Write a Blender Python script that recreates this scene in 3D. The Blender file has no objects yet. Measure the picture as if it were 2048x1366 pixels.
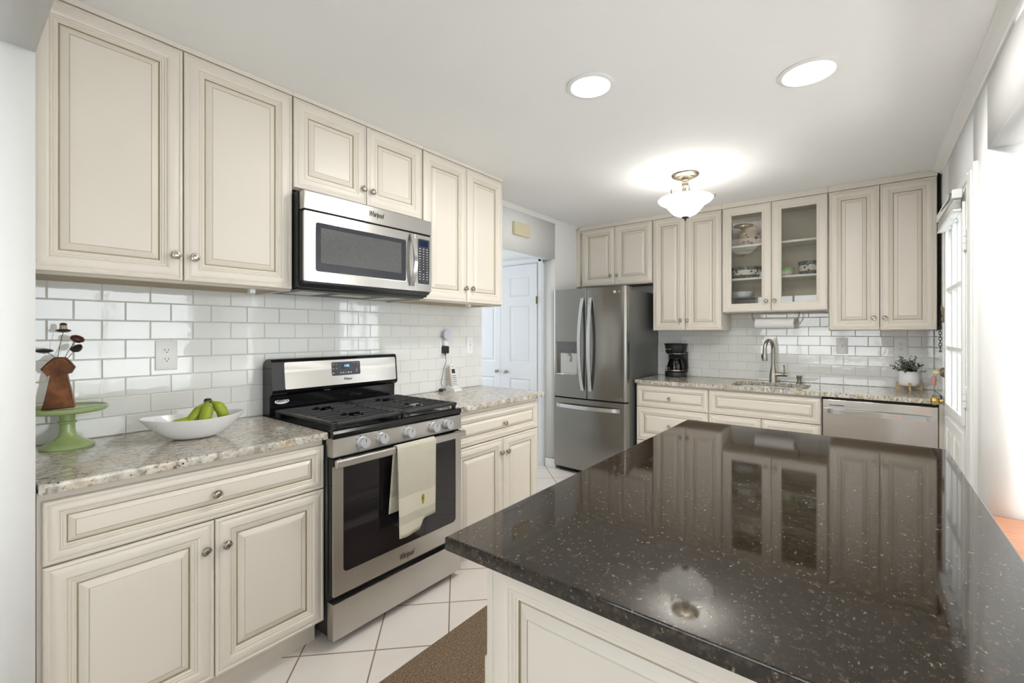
import bpy, bmesh, math, random
from mathutils import Vector, Matrix
R = math.radians
SC = bpy.context.scene
COL = SC.collection

# ------------------------------------------------------------------ camera
FPX, YAW, HOR = 904.18, 0.6651, 665.59
cam_d = bpy.data.cameras.new('camera')
cam_d.sensor_width = 36.0
cam_d.lens = FPX / 2048 * 36.0
cam_d.shift_y = (HOR - 683.0) / 2048
cam_d.clip_start = 0.02
cam = bpy.data.objects.new('camera', cam_d)
cam.location = (2.42, 0.0, 1.3323)
cam.rotation_euler = (R(90), 0, YAW)
COL.objects.link(cam)
SC.camera = cam

# ------------------------------------------------------------------ world, daylight, exposure
SC.view_settings.view_transform = 'Standard'
SC.view_settings.look = 'None'
SC.view_settings.gamma = 1.0
SC.view_settings.use_curve_mapping = False
SC.view_settings.exposure = 0.17
W = bpy.data.worlds.new('daylight')
SC.world = W
W.use_nodes = True
W.node_tree.nodes['Background'].inputs[0].default_value = (0.86, 0.93, 1.0, 1)
W.node_tree.nodes['Background'].inputs[1].default_value = 1.3

def area(name, loc, rot, sx, sy, power, color=(1, 1, 1)):
    l = bpy.data.lights.new(name, 'AREA')
    l.shape = 'RECTANGLE'; l.size = sx; l.size_y = sy; l.energy = power; l.color = color
    o = bpy.data.objects.new(name, l); o.location = loc; o.rotation_euler = rot
    COL.objects.link(o); return o
# daylight entering by the windows of the dining side, behind and right of the camera, and of the hall
area('window_daylight_rear', (1.55, -3.55, 1.45), (R(98), 0, 0), 2.3, 1.5, 48, (0.97, 0.985, 1.0))
area('window_daylight_side', (5.95, 0.9, 1.25), (R(102), 0, R(90)), 3.1, 1.85, 75, (0.96, 0.98, 1.0))
area('window_daylight_hall', (-2.55, 3.25, 1.45), (R(90), 0, R(-90)), 0.8, 1.3, 30, (0.88, 0.935, 1.0))
area('door_daylight', (4.4, 3.8, 1.6), (R(90), 0, R(90)), 2.2, 2.4, 60, (0.97, 0.985, 1.0))

# sun falling through the side window onto the pale floor of the dining side; its bounce lights the ceilings
sun_d = bpy.data.lights.new('sun', 'SUN'); sun_d.energy = 30; sun_d.angle = R(1.0); sun_d.color = (1.0, 0.992, 0.985)
sun = bpy.data.objects.new('sun', sun_d); COL.objects.link(sun)
sun.rotation_euler = Vector((-math.cos(R(58)) * math.cos(R(12)), -math.cos(R(58)) * math.sin(R(12)), -math.sin(R(58)))).to_track_quat('-Z', 'Y').to_euler()

# ------------------------------------------------------------------ helpers
def srgb(r, g, b):
    f = lambda c: (c / 255 / 12.92) if c / 255 <= 0.04045 else ((c / 255 + 0.055) / 1.055) ** 2.4
    return (f(r), f(g), f(b), 1.0)

def mat(name, col, rough=0.5, metal=0.0, spec=0.5, coat=0.0):
    m = bpy.data.materials.new(name); m.use_nodes = True
    b = m.node_tree.nodes['Principled BSDF']
    b.inputs['Base Color'].default_value = col
    b.inputs['Roughness'].default_value = rough
    b.inputs['Metallic'].default_value = metal
    b.inputs['Specular IOR Level'].default_value = spec
    b.inputs['Coat Weight'].default_value = coat
    return m

class NT:
    """small node-tree writer"""
    def __init__(s, m): s.m = m; s.t = m.node_tree; s.b = s.t.nodes['Principled BSDF']
    def n(s, kind, **kw):
        nd = s.t.nodes.new(kind)
        for k, v in kw.items():
            if k.startswith('i_'):
                key = k[2:]
                key = int(key) if key.isdigit() else key.replace('_', ' ')
                nd.inputs[key].default_value = v
            else: setattr(nd, k, v)
        return nd
    def l(s, a, b): s.t.links.new(a, b)
    def coords(s, scale=(1, 1, 1), rot=(0, 0, 0), loc=(0, 0, 0)):
        tc = s.n('ShaderNodeTexCoord'); mp = s.n('ShaderNodeMapping')
        mp.inputs['Scale'].default_value = scale; mp.inputs['Rotation'].default_value = rot; mp.inputs['Location'].default_value = loc
        g = s.n('ShaderNodeNewGeometry')
        s.l(g.outputs['Position'], mp.inputs['Vector'])
        return mp.outputs['Vector']
    def noise(s, vec, scale, detail=3.0, rough=0.5):
        nd = s.n('ShaderNodeTexNoise'); nd.inputs['Scale'].default_value = scale
        nd.inputs['Detail'].default_value = detail; nd.inputs['Roughness'].default_value = rough
        s.l(vec, nd.inputs['Vector']); return nd.outputs['Fac']
    def ramp(s, fac, stops, interp='LINEAR'):
        nd = s.n('ShaderNodeValToRGB'); nd.color_ramp.interpolation = interp
        e = nd.color_ramp.elements
        e[0].position, e[0].color = stops[0]
        e[1].position, e[1].color = stops[-1]
        for p, c in stops[1:-1]:
            k = e.new(p); k.color = c
        s.l(fac, nd.inputs['Fac']); return nd.outputs['Color']
    def mix(s, fac, a, b, blend='MIX'):
        nd = s.n('ShaderNodeMix', data_type='RGBA', blend_type=blend)
        if hasattr(fac, 'is_linked'): s.l(fac, nd.inputs[0])
        else: nd.inputs[0].default_value = fac
        for v, i in ((a, 6), (b, 7)):
            if hasattr(v, 'is_linked'): s.l(v, nd.inputs[i])
            else: nd.inputs[i].default_value = v
        return nd.outputs[2]
    def bump(s, h, strength=0.1, dist=0.001):
        nd = s.n('ShaderNodeBump'); nd.inputs['Strength'].default_value = strength; nd.inputs['Distance'].default_value = dist
        s.l(h, nd.inputs['Height']); s.l(nd.outputs['Normal'], s.b.inputs['Normal'])
    def base(s, c): s.l(c, s.b.inputs['Base Color'])

BW = lambda v: (v, v, v, 1)

# ------------------------------------------------------------------ materials
M = {}
M['cream'] = mat('cream_paint', srgb(226, 218, 205), 0.34, spec=0.42)
nt = NT(M['cream']); v = nt.coords((1, 1, 1))
nt.base(nt.mix(nt.noise(v, 2.2, 3), srgb(224, 216, 203), srgb(229, 221, 209)))
nt.bump(nt.noise(v, 260, 2), 0.03, 0.0005)
M['glaze'] = mat('glaze_line', srgb(178, 165, 136), 0.5)
M['cream_under'] = mat('cabinet_underside_ply', srgb(178, 160, 128), 0.55)
M['cab_inside'] = mat('cabinet_interior', srgb(205, 192, 166), 0.5)
M['wall'] = mat('wall_paint', srgb(238, 238, 236), 0.55, spec=0.3)
nt = NT(M['wall']); v = nt.coords(); nt.bump(nt.noise(v, 420, 2), 0.04, 0.0006)
nt.base(nt.mix(nt.noise(v, 1.4, 2), srgb(237, 237, 235), srgb(241, 241, 239)))
M['ceiling'] = mat('ceiling_paint', srgb(234, 234, 232), 0.75, spec=0.2)
nt = NT(M['ceiling']); v = nt.coords(); nt.bump(nt.noise(v, 180, 3), 0.05, 0.0008)
nt.base(nt.mix(nt.noise(v, 1.1, 2), srgb(245, 245, 244), srgb(248, 248, 247)))
M['trim'] = mat('trim_white', srgb(240, 240, 237), 0.35, spec=0.45)
nt = NT(M['trim']); v = nt.coords(); nt.base(nt.mix(nt.noise(v, 5, 2), srgb(238, 238, 235), srgb(243, 243, 240)))
M['hall_door'] = mat('hall_door_white', srgb(232, 234, 238), 0.4)
M['grout'] = mat('tile_grout', srgb(220, 219, 209), 0.8)
M['tile'] = mat('white_glazed_tile', srgb(234, 235, 232), 0.045, spec=0.85)
nt = NT(M['tile']); v = nt.coords()
nt.bump(nt.noise(v, 34, 1), 0.07, 0.003)
nt.base(nt.mix(nt.noise(v, 6, 1), srgb(230, 231, 227), srgb(236, 237, 235)))

def steel(name, c, rough, axis, streak=0.10):
    m = mat(name, c, rough, 1.0); nt = NT(m)
    sc = {'x': (1.5, 420, 420), 'y': (420, 1.5, 420), 'z': (420, 420, 1.5)}[axis]
    v = nt.coords(sc); f = nt.noise(v, 1.0, 2)
    mr = nt.n('ShaderNodeMapRange'); mr.inputs['To Min'].default_value = rough - streak * 0.35; mr.inputs['To Max'].default_value = rough + streak * 0.35
    nt.l(f, mr.inputs['Value']); nt.l(mr.outputs['Result'], nt.b.inputs['Roughness'])
    tg = nt.n('ShaderNodeTangent', direction_type='RADIAL', axis='Z'); nt.l(tg.outputs[0], nt.b.inputs['Tangent'])
    nt.b.inputs['Anisotropic'].default_value = 0.75; nt.b.inputs['Anisotropic Rotation'].default_value = 0.25
    return m
M['steel_y'] = steel('brushed_steel_range', srgb(196, 193, 188), 0.30, 'y')
M['steel_z'] = steel('brushed_steel_upright', srgb(150, 147, 142), 0.20, 'x')
M['steel_x'] = steel('brushed_steel_dishwasher', srgb(206, 202, 198), 0.20, 'x')
M['fridge_side'] = mat('grey_fridge_side', srgb(104, 104, 102), 0.38, 0.35)
nt = NT(M['fridge_side']); nt.bump(nt.noise(nt.coords(), 500, 2), 0.08, 0.0006)
M['nickel'] = mat('brushed_nickel', srgb(176, 170, 160), 0.26, 1.0)
M['nickel_dark'] = mat('aged_nickel', srgb(150, 142, 128), 0.34, 1.0)
M['knob_silver'] = mat('satin_silver', srgb(206, 208, 212), 0.34, 0.55)
M['chrome'] = mat('bright_metal', srgb(222, 222, 222), 0.18, 1.0)
M['brass'] = mat('polished_brass', srgb(204, 178, 112), 0.2, 1.0)
M['brass_old'] = mat('aged_brass', srgb(134, 122, 98), 0.34, 1.0)
M['black_gloss'] = mat('black_enamel', (0.006, 0.006, 0.007, 1), 0.13)
M['black'] = mat('black_plastic', (0.012, 0.012, 0.013, 1), 0.42)
M['black_iron'] = mat('cast_iron', (0.022, 0.022, 0.024, 1), 0.48)
nt = NT(M['black_iron']); nt.bump(nt.noise(nt.coords(), 600, 2), 0.25, 0.0006)
M['dark_gap'] = mat('dark_recess', (0.006, 0.005, 0.004, 1), 0.9)
M['oven_glass'] = mat('oven_glass', (0.012, 0.010, 0.013, 1), 0.05, spec=0.55)
M['mw_glass'] = mat('microwave_glass', (0.045, 0.047, 0.055, 1), 0.07, spec=0.5)
M['mw_mesh'] = mat('microwave_screen', (0.10, 0.105, 0.11, 1), 0.11, spec=0.5)
nt = NT(M['mw_mesh'])
vo = nt.n('ShaderNodeTexVoronoi'); vo.inputs['Scale'].default_value = 520; nt.l(nt.coords(), vo.inputs['Vector'])
nt.base(nt.ramp(vo.outputs['Distance'], [(0.2, BW(0.06)), (0.6, BW(0.13))]))
M['panel_grey'] = mat('control_panel_grey', (0.035, 0.036, 0.040, 1), 0.3)
M['white_print'] = mat('white_print', srgb(214, 214, 214), 0.5)
M['dark_print'] = mat('dark_print', srgb(52, 48, 46), 0.5)
M['white_plastic'] = mat('white_plastic', srgb(240, 240, 238), 0.32)
M['ivory_plastic'] = mat('ivory_plastic', srgb(226, 216, 184), 0.4)
M['ceramic'] = mat('white_ceramic', srgb(241, 241, 242), 0.24)
nt = NT(M['ceramic'])
f = nt.noise(nt.coords(), 38, 1)
nt.base(nt.ramp(f, [(0.2, srgb(120, 116, 112)), (0.225, srgb(241, 241, 242))]))
M['green_ceramic'] = mat('green_enamel', srgb(158, 178, 118), 0.22, coat=0.3)
nt = NT(M['green_ceramic']); nt.base(nt.mix(nt.noise(nt.coords(), 7, 2), srgb(152, 173, 112), srgb(165, 184, 126)))

def led(name, c, s):
    m = mat(name, c, 0.4); b = m.node_tree.nodes['Principled BSDF']
    b.inputs['Emission Color'].default_value = c; b.inputs['Emission Strength'].default_value = s; return m
M['clock_digits'] = led('clock_digits', (0.30, 0.62, 1.0, 1), 1.6)
M['clock_screen'] = mat('clock_screen', (0.006, 0.012, 0.05, 1), 0.15)
M['lens'] = led('recessed_lens', (1.0, 0.985, 0.96, 1), 7.0)
M['lamp_glass'] = led('alabaster_glass', (1.0, 0.965, 0.90, 1), 1.05)

# glass: thin panes, see-through with mirror-like sheen
def thin_glass(name, tint=(1, 1, 1, 1), rough=0.0, ior=1.5):
    m = bpy.data.materials.new(name); m.use_nodes = True; t = m.node_tree; t.nodes.clear()
    o = t.nodes.new('ShaderNodeOutputMaterial'); mx = t.nodes.new('ShaderNodeMixShader')
    tr = t.nodes.new('ShaderNodeBsdfTransparent'); gl = t.nodes.new('ShaderNodeBsdfGlossy'); fr = t.nodes.new('ShaderNodeFresnel')
    tr.inputs[0].default_value = tint; gl.inputs['Roughness'].default_value = rough; ge = t.nodes.new('ShaderNodeNewGeometry'); mp = t.nodes.new('ShaderNodeMapRange')   # same sheen from both faces of the sheet
    mp.inputs['To Min'].default_value = ior; mp.inputs['To Max'].default_value = 1.0 / ior
    t.links.new(ge.outputs['Backfacing'], mp.inputs['Value']); t.links.new(mp.outputs['Result'], fr.inputs['IOR'])
    t.links.new(fr.outputs[0], mx.inputs[0]); t.links.new(tr.outputs[0], mx.inputs[1]); t.links.new(gl.outputs[0], mx.inputs[2])
    t.links.new(mx.outputs[0], o.inputs[0]); return m
M['glass'] = thin_glass('cabinet_glass', (0.96, 0.97, 0.96, 1), 0.0, 1.62)
M['pane'] = thin_glass('window_glass', (0.97, 0.98, 0.98, 1))
M['dark_glass'] = thin_glass('carafe_glass', (0.20, 0.20, 0.20, 1), 0.02, 1.5)

# light speckled granite of the wall counters
def granite():
    m = mat('speckled_granite', (0.6, 0.56, 0.5, 1), 0.10, spec=0.5); nt = NT(m)
    v = nt.coords((1, 1, 1)); vs = nt.coords((3.2, 1, 1), (0, 0, R(12)))
    a = nt.noise(vs, 22, 6, 0.68); bnoise = nt.noise(v, 9, 4, 0.6); c = nt.noise(v, 60, 4, 0.65)
    col = nt.ramp(a, [(0.32, srgb(112, 106, 98)), (0.44, srgb(172, 166, 155)), (0.55, srgb(208, 202, 190)), (0.72, srgb(232, 226, 214))])
    tan = nt.ramp(bnoise, [(0.50, BW(0)), (0.68, BW(1))])
    col = nt.mix(tan, col, nt.mix(0.55, col, srgb(196, 166, 122)))
    grey = nt.ramp(c, [(0.36, BW(1)), (0.46, BW(0))])
    col = nt.mix(grey, col, srgb(140, 130, 116))
    cl = nt.ramp(nt.noise(v, 16, 3), [(0.46, BW(0)), (0.58, BW(1))])
    vo = nt.n('ShaderNodeTexVoronoi'); vo.inputs['Scale'].default_value = 62; nt.l(nt.coords((1.0, 1.0, 1.0)), vo.inputs['Vector'])
    sp = nt.ramp(vo.outputs['Distance'], [(0.17, BW(1)), (0.25, BW(0))])
    k = nt.n('ShaderNodeMath', operation='MULTIPLY'); nt.l(cl, k.inputs[0]); nt.l(sp, k.inputs[1])
    col = nt.mix(k.outputs[0], col, srgb(38, 32, 28))
    nt.base(col); return m
M['granite'] = granite()

def dark_granite():
    m = mat('dark_polished_granite', (0.02, 0.016, 0.012, 1), 0.05, spec=0.5); nt = NT(m)
    v = nt.coords(); vs = nt.coords((1.0, 0.55, 1.0), (0, 0, R(20)))
    a = nt.noise(v, 70, 6, 0.75)
    col = nt.ramp(a, [(0.36, (0.006, 0.0042, 0.0028, 1)), (0.52, (0.022, 0.0145, 0.0085, 1)), (0.66, (0.070, 0.047, 0.028, 1)), (0.78, (0.17, 0.125, 0.08, 1))])
    n1 = nt.noise(vs, 150, 3, 0.6); n2 = nt.noise(v, 34, 3, 0.6)
    k = nt.n('ShaderNodeMath', operation='MULTIPLY'); nt.l(nt.ramp(n1, [(0.60, BW(0)), (0.68, BW(1))]), k.inputs[0]); nt.l(nt.ramp(n2, [(0.46, BW(0)), (0.60, BW(1))]), k.inputs[1])
    col = nt.mix(k.outputs[0], col, (0.22, 0.19, 0.145, 1))
    nt.base(col)
    return m
M['dark_granite'] = dark_granite()

# floor tiles, laid on the diagonal
def floor_mat():
    m = mat('floor_tile', srgb(222, 214, 205), 0.28, spec=0.45); nt = NT(m)
    P = 0.3035
    v = nt.coords((1, 1, 1), (0, 0, R(45)))
    # rotate, then shift so that a joint crossing falls on (0.797, 1.140)
    px = (0.797 * math.cos(R(45)) - 1.140 * math.sin(R(45))); py = (0.797 * math.sin(R(45)) + 1.140 * math.cos(R(45)))
    mp = nt.n('ShaderNodeMapping'); mp.inputs['Location'].default_value = (-px + P * 20, -py + P * 20, 0); nt.l(v, mp.inputs['Vector'])
    br = nt.n('ShaderNodeTexBrick', offset=0.0, squash=1.0)
    br.inputs['Scale'].default_value = 1.0; br.inputs['Brick Width'].default_value = P; br.inputs['Row Height'].default_value = P
    br.inputs['Mortar Size'].default_value = 0.0035; br.inputs['Mortar Smooth'].default_value = 0.15
    br.inputs['Color1'].default_value = srgb(232, 225, 218); br.inputs['Color2'].default_value = srgb(228, 220, 212)
    br.inputs['Mortar'].default_value = srgb(146, 134, 120)
    nt.l(mp.outputs['Vector'], br.inputs['Vector'])
    mott = nt.noise(nt.coords(), 14, 4)
    col = nt.mix(0.35, br.outputs['Color'], nt.mix(mott, srgb(224, 215, 206), srgb(238, 232, 226)), 'MIX')
    col2 = nt.mix(br.outputs['Fac'], col, srgb(142, 130, 116))
    nt.base(col2)
    inv = nt.n('ShaderNodeMath', operation='SUBTRACT'); inv.inputs[0].default_value = 1.0; nt.l(br.outputs['Fac'], inv.inputs[1])
    nt.bump(inv.outputs[0], 0.5, 0.002)
    return m
M['floor'] = floor_mat()

def wood(name, c1, c2, scale, rough=0.4):
    m = mat(name, c1, rough); nt = NT(m); v = nt.coords(scale)
    f = nt.noise(v, 4.0, 5, 0.62)
    nt.base(nt.ramp(f, [(0.3, c1), (0.7, c2)])); nt.bump(f, 0.06, 0.001); return m
M['orange_wood'] = wood('orange_oak', srgb(190, 128, 96), srgb(216, 162, 130), (1.2, 22, 22))
M['living_floor'] = wood('pale_bounce_floor', srgb(226, 223, 218), srgb(236, 233, 229), (30, 30, 30), 0.9)  # unseen floor, invented pale and neutral so sun bounce brightens ceilings untinted
M['pale_wood'] = wood('pale_wood', srgb(170, 146, 108), srgb(198, 174, 134), (20, 20, 3))

def rug_mat():
    m = mat('rug_pile', srgb(128, 110, 90), 0.95, spec=0.1); nt = NT(m)
    v = nt.coords((1, 1, 1)); f = nt.noise(v, 190, 3, 0.7)
    nt.base(nt.ramp(f, [(0.28, srgb(66, 54, 44)), (0.46, srgb(122, 103, 84)), (0.58, srgb(150, 131, 108)), (0.76, srgb(190, 172, 148))]))
    nt.bump(f, 0.9, 0.006); return m
M['rug'] = rug_mat()

def towel_mat():
    m = mat('waffle_cotton', srgb(206, 202, 186), 0.9, spec=0.15); nt = NT(m)
    g = nt.n('ShaderNodeNewGeometry'); sx = nt.n('ShaderNodeSeparateXYZ'); nt.l(g.outputs['Position'], sx.inputs[0])
    def m2(op, a, b):
        k = nt.n('ShaderNodeMath', operation=op)
        for i, q in enumerate((a, b)):
            if hasattr(q, 'is_linked'): nt.l(q, k.inputs[i])
            elif q is not None: k.inputs[i].default_value = q
        return k.outputs[0]
    wy = m2('SINE', m2('MULTIPLY', sx.outputs[1], 640.0), None); wz = m2('SINE', m2('MULTIPLY', sx.outputs[2], 640.0), None)
    waf = m2('MAXIMUM', m2('MULTIPLY', wy, wz), 0.0)
    up = m2('GREATER_THAN', sx.outputs[2], 0.575); lo = m2('LESS_THAN', sx.outputs[2], 0.492); lo2 = m2('GREATER_THAN', sx.outputs[2], 0.452)
    band = m2('ADD', up, m2('MULTIPLY', lo, lo2))
    h = m2('MULTIPLY', waf, band)
    col = nt.mix(h, srgb(216, 210, 192), srgb(122, 123, 112))
    # embroidered yellow-green motif and faint ochre stain
    dy = m2('DIVIDE', m2('SUBTRACT', sx.outputs[1], 1.446), 0.010); dz = m2('DIVIDE', m2('SUBTRACT', sx.outputs[2], 0.535), 0.030)
    d = m2('ADD', m2('MULTIPLY', dy, dy), m2('MULTIPLY', dz, dz))
    nz = nt.noise(nt.coords(), 160, 2)
    d2 = m2('ADD', d, m2('MULTIPLY', m2('SUBTRACT', nz, 0.5), 1.6))
    inn = m2('LESS_THAN', d2, 0.75)
    col = nt.mix(inn, col, srgb(168, 152, 52))
    core = m2('LESS_THAN', d2, 0.12)
    col = nt.mix(core, col, srgb(92, 96, 52))
    nt.base(col); nt.bump(h, 0.7, -0.002); return m
M['towel'] = towel_mat()

def bronze_leaf():
    m = mat('leaf_print_bronze', srgb(120, 80, 50), 0.42); nt = NT(m); v = nt.coords()
    vo = nt.n('ShaderNodeTexVoronoi', feature='DISTANCE_TO_EDGE'); vo.inputs['Scale'].default_value = 30
    wv = nt.mix(0.05, nt.coords(), nt.n('ShaderNodeTexNoise', i_Scale=40.0).outputs['Color']); nt.l(wv, vo.inputs['Vector'])
    ve = nt.ramp(vo.outputs['Distance'], [(0.0, BW(0.85)), (0.06, BW(0))])
    col = nt.ramp(nt.noise(v, 13, 4), [(0.30, srgb(78, 44, 28)), (0.46, srgb(134, 82, 48)), (0.60, srgb(168, 112, 70)), (0.76, srgb(150, 74, 48))])
    nt.base(nt.mix(ve, col, srgb(58, 36, 24))); nt.bump(nt.noise(v, 60, 3), 0.3, 0.002); return m
M['bronze'] = bronze_leaf()
M['bronze_edge'] = mat('dark_bronze', srgb(64, 42, 30), 0.4)
M['pod_red'] = mat('glazed_red_brown', srgb(74, 34, 26), 0.25)
M['pod_dark'] = mat('glazed_dark', srgb(44, 38, 34), 0.28)
M['pod_cream'] = mat('cream_bead', srgb(178, 166, 144), 0.35)
M['wire'] = mat('black_wire', srgb(36, 34, 32), 0.4, 0.6)

def banana_mat():
    m = mat('banana_skin', srgb(170, 178, 50), 0.42); nt = NT(m); v = nt.coords()
    f = nt.noise(v, 9, 3)
    nt.base(nt.ramp(f, [(0.3, srgb(126, 148, 36)), (0.55, srgb(168, 178, 48)), (0.75, srgb(200, 196, 84))])); return m
M['banana'] = banana_mat()
M['banana_stem'] = mat('banana_stem', srgb(104, 130, 40), 0.5)
M['banana_tip'] = mat('banana_brown', srgb(44, 34, 26), 0.6)
M['leaf'] = mat('grey_green_leaf', srgb(74, 88, 72), 0.5)
nt = NT(M['leaf']); nt.base(nt.ramp(nt.noise(nt.coords(), 40, 2), [(0.35, srgb(46, 58, 46)), (0.65, srgb(96, 112, 90))]))
M['stem'] = mat('plant_stem', srgb(92, 84, 58), 0.6)
M['soil'] = mat('potting_moss', srgb(66, 58, 44), 0.9)
M['paper'] = mat('paper_towel', srgb(243, 242, 240), 0.85, spec=0.1)
nt = NT(M['paper']); nt.bump(nt.noise(nt.coords((1, 1, 1)), 220, 2), 0.25, 0.001)
M['phone_tan'] = mat('phone_side_tan', srgb(206, 188, 172), 0.4)
M['violet_plastic'] = mat('pale_violet_plastic', srgb(214, 210, 230), 0.3)
M['pink'] = mat('pink_fob', srgb(176, 122, 114), 0.5)
M['dark_wire'] = mat('dark_cord', srgb(70, 52, 42), 0.5)
M['basin_steel'] = mat('sink_steel', srgb(190, 188, 184), 0.3, 1.0)

def pattern_bowl(name, z0, h, motif, light):
    """white glazed ware with dark blue bands and a printed motif (z0 base height, h height)"""
    m = mat(name, light, 0.2); nt = NT(m)
    g = nt.n('ShaderNodeNewGeometry'); sx = nt.n('ShaderNodeSeparateXYZ'); nt.l(g.outputs['Position'], sx.inputs[0])
    mr = nt.n('ShaderNodeMapRange'); mr.inputs['From Min'].default_value = z0; mr.inputs['From Max'].default_value = z0 + h
    nt.l(sx.outputs[2], mr.inputs['Value'])
    blue = srgb(40, 44, 58)
    band = nt.ramp(mr.outputs['Result'], [(0.0, BW(1)), (0.27, BW(1)), (0.28, BW(0)), (0.70, BW(0)), (0.71, BW(1)), (1.0, BW(1))], 'CONSTANT')
    vo = nt.n('ShaderNodeTexVoronoi'); vo.inputs['Scale'].default_value = 36; nt.l(nt.coords((1, 1, 1)), vo.inputs['Vector'])
    dots = nt.ramp(vo.outputs['Distance'], [(0.30, BW(1)), (0.38, BW(0))])
    spots = nt.noise(nt.coords(), 130, 1)
    bb = nt.mix(nt.ramp(spots, [(0.52, BW(0)), (0.58, BW(1))]), blue, srgb(150, 152, 150))
    body = nt.mix(dots, light, motif)
    nt.base(nt.mix(band, body, bb)); return m

# ------------------------------------------------------------------ mesh building
class MB:
    def __init__(s): s.bm = bmesh.new(); s.fm = {}
    def verts(s, pts): return [s.bm.verts.new(p) for p in pts]
    def face(s, vs, mi=0):
        try: f = s.bm.faces.new(vs)
        except ValueError: return None
        f.material_index = mi; return f
    def box(s, x0, x1, y0, y1, z0, z1, bev=0.0, seg=2, mi=0):
        x0, x1 = min(x0, x1), max(x0, x1); y0, y1 = min(y0, y1), max(y0, y1); z0, z1 = min(z0, z1), max(z0, z1)
        v = s.verts([(x, y, z) for x in (x0, x1) for y in (y0, y1) for z in (z0, z1)])
        fs = [s.face([v[i] for i in q], mi) for q in ((0, 1, 3, 2), (4, 6, 7, 5), (0, 4, 5, 1), (2, 3, 7, 6), (0, 2, 6, 4), (1, 5, 7, 3))]
        if bev > 0:
            es = list({e for f in fs for e in f.edges})
            bmesh.ops.bevel(s.bm, geom=es, offset=bev, segments=seg, affect='EDGES', profile=0.5)
        return s
    def rings(s, rings, closed=True, cap0=True, cap1=True, mis=None):
        """loft through rings of equal length; each ring is a list of points"""
        vs = [s.verts(r) for r in rings]; n = len(rings[0])
        for k in range(len(vs) - 1):
            mi = mis[k] if mis else 0
            for i in range(n if closed else n - 1):
                j = (i + 1) % n
                s.face([vs[k][i], vs[k][j], vs[k + 1][j], vs[k + 1][i]], mi)
        if cap0: s.face(list(reversed(vs[0])), mis[0] if mis else 0)
        if cap1: s.face(vs[-1], mis[-1] if mis else 0)
        return s
    def prism(s, poly, axis, a, b, mi=0):
        """poly in the two remaining axes (in x,y,z order) extruded along axis"""
        def P(u, v, w): return {'x': (w, u, v), 'y': (u, w, v), 'z': (u, v, w)}[axis]
        return s.rings([[P(u, v, a) for u, v in poly], [P(u, v, b) for u, v in poly]], mis=[mi, mi])
    def lathe(s, prof, c, axis='z', seg=32, mi=0, sx=1.0, sy=1.0):
        """prof: (radius, height); axis z, or x / y / -x / -y as the direction of height"""
        c = Vector(c)
        ax = {'z': (Vector((1, 0, 0)), Vector((0, 1, 0)), Vector((0, 0, 1))), 'x': (Vector((0, 1, 0)), Vector((0, 0, 1)), Vector((1, 0, 0))),
              '-x': (Vector((0, 0, 1)), Vector((0, 1, 0)), Vector((-1, 0, 0))), 'y': (Vector((0, 0, 1)), Vector((1, 0, 0)), Vector((0, 1, 0))),
              '-y': (Vector((1, 0, 0)), Vector((0, 0, 1)), Vector((0, -1, 0)))}[axis]
        rs = []
        for r, h in prof:
            r = max(r, 1e-5)
            rs.append([c + ax[0] * (r * sx * math.cos(2 * math.pi * i / seg)) + ax[1] * (r * sy * math.sin(2 * math.pi * i / seg)) + ax[2] * h for i in range(seg)])
        return s.rings(rs, mis=[mi] * len(rs))
    def tube(s, pts, r, seg=10, cap=True, mi=0):
        pts = [Vector(p) for p in pts]; n = len(pts)
        rr = r if isinstance(r, (list, tuple)) else [r] * n
        t0 = (pts[1] - pts[0]).normalized()
        up = Vector((0, 0, 1)) if abs(t0.z) < 0.9 else Vector((1, 0, 0))
        nrm = (up - t0 * up.dot(t0)).normalized(); rings = []
        for i, p in enumerate(pts):
            t = (pts[min(i + 1, n - 1)] - pts[max(i - 1, 0)]).normalized()
            nrm = (nrm - t * nrm.dot(t)).normalized(); bn = t.cross(nrm)
            rings.append([p + (nrm * math.cos(2 * math.pi * k / seg) + bn * math.sin(2 * math.pi * k / seg)) * rr[i] for k in range(seg)])
        return s.rings(rings, cap0=cap, cap1=cap, mis=[mi] * n)
    def ribbon(s, pts, w_dir, half_w, n_dirs, half_t, mi=0):
        """flat bar through pts: width along w_dir, thickness along n_dirs"""
        rings = []
        for i, p in enumerate(pts):
            p = Vector(p); n = Vector(n_dirs[i] if isinstance(n_dirs, list) else n_dirs); w = Vector(w_dir)
            hw = half_w[i] if isinstance(half_w, list) else half_w
            rings.append([p + w * hw + n * half_t, p - w * hw + n * half_t, p - w * hw - n * half_t, p + w * hw - n * half_t])
        return s.rings(rings, mis=[mi] * len(rings))

def loc_of(o):
    v = Vector((0, 0, 0))
    while o is not None:
        v = v + o.location; o = o.parent
    return v

def flatten(me):
    """keep large flat faces flat: a face far bigger than its neighbours is not bent by their smoothing"""
    ek = {}
    for f in me.polygons:
        for k in f.edge_keys: ek.setdefault(k, []).append(f.index)
    ar = [f.area for f in me.polygons]
    for f in me.polygons:
        nb = {j for k in f.edge_keys for j in ek[k] if j != f.index}
        if nb and ar[f.index] > 5.0 * sum(ar[j] for j in nb) / len(nb): f.use_smooth = False

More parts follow.
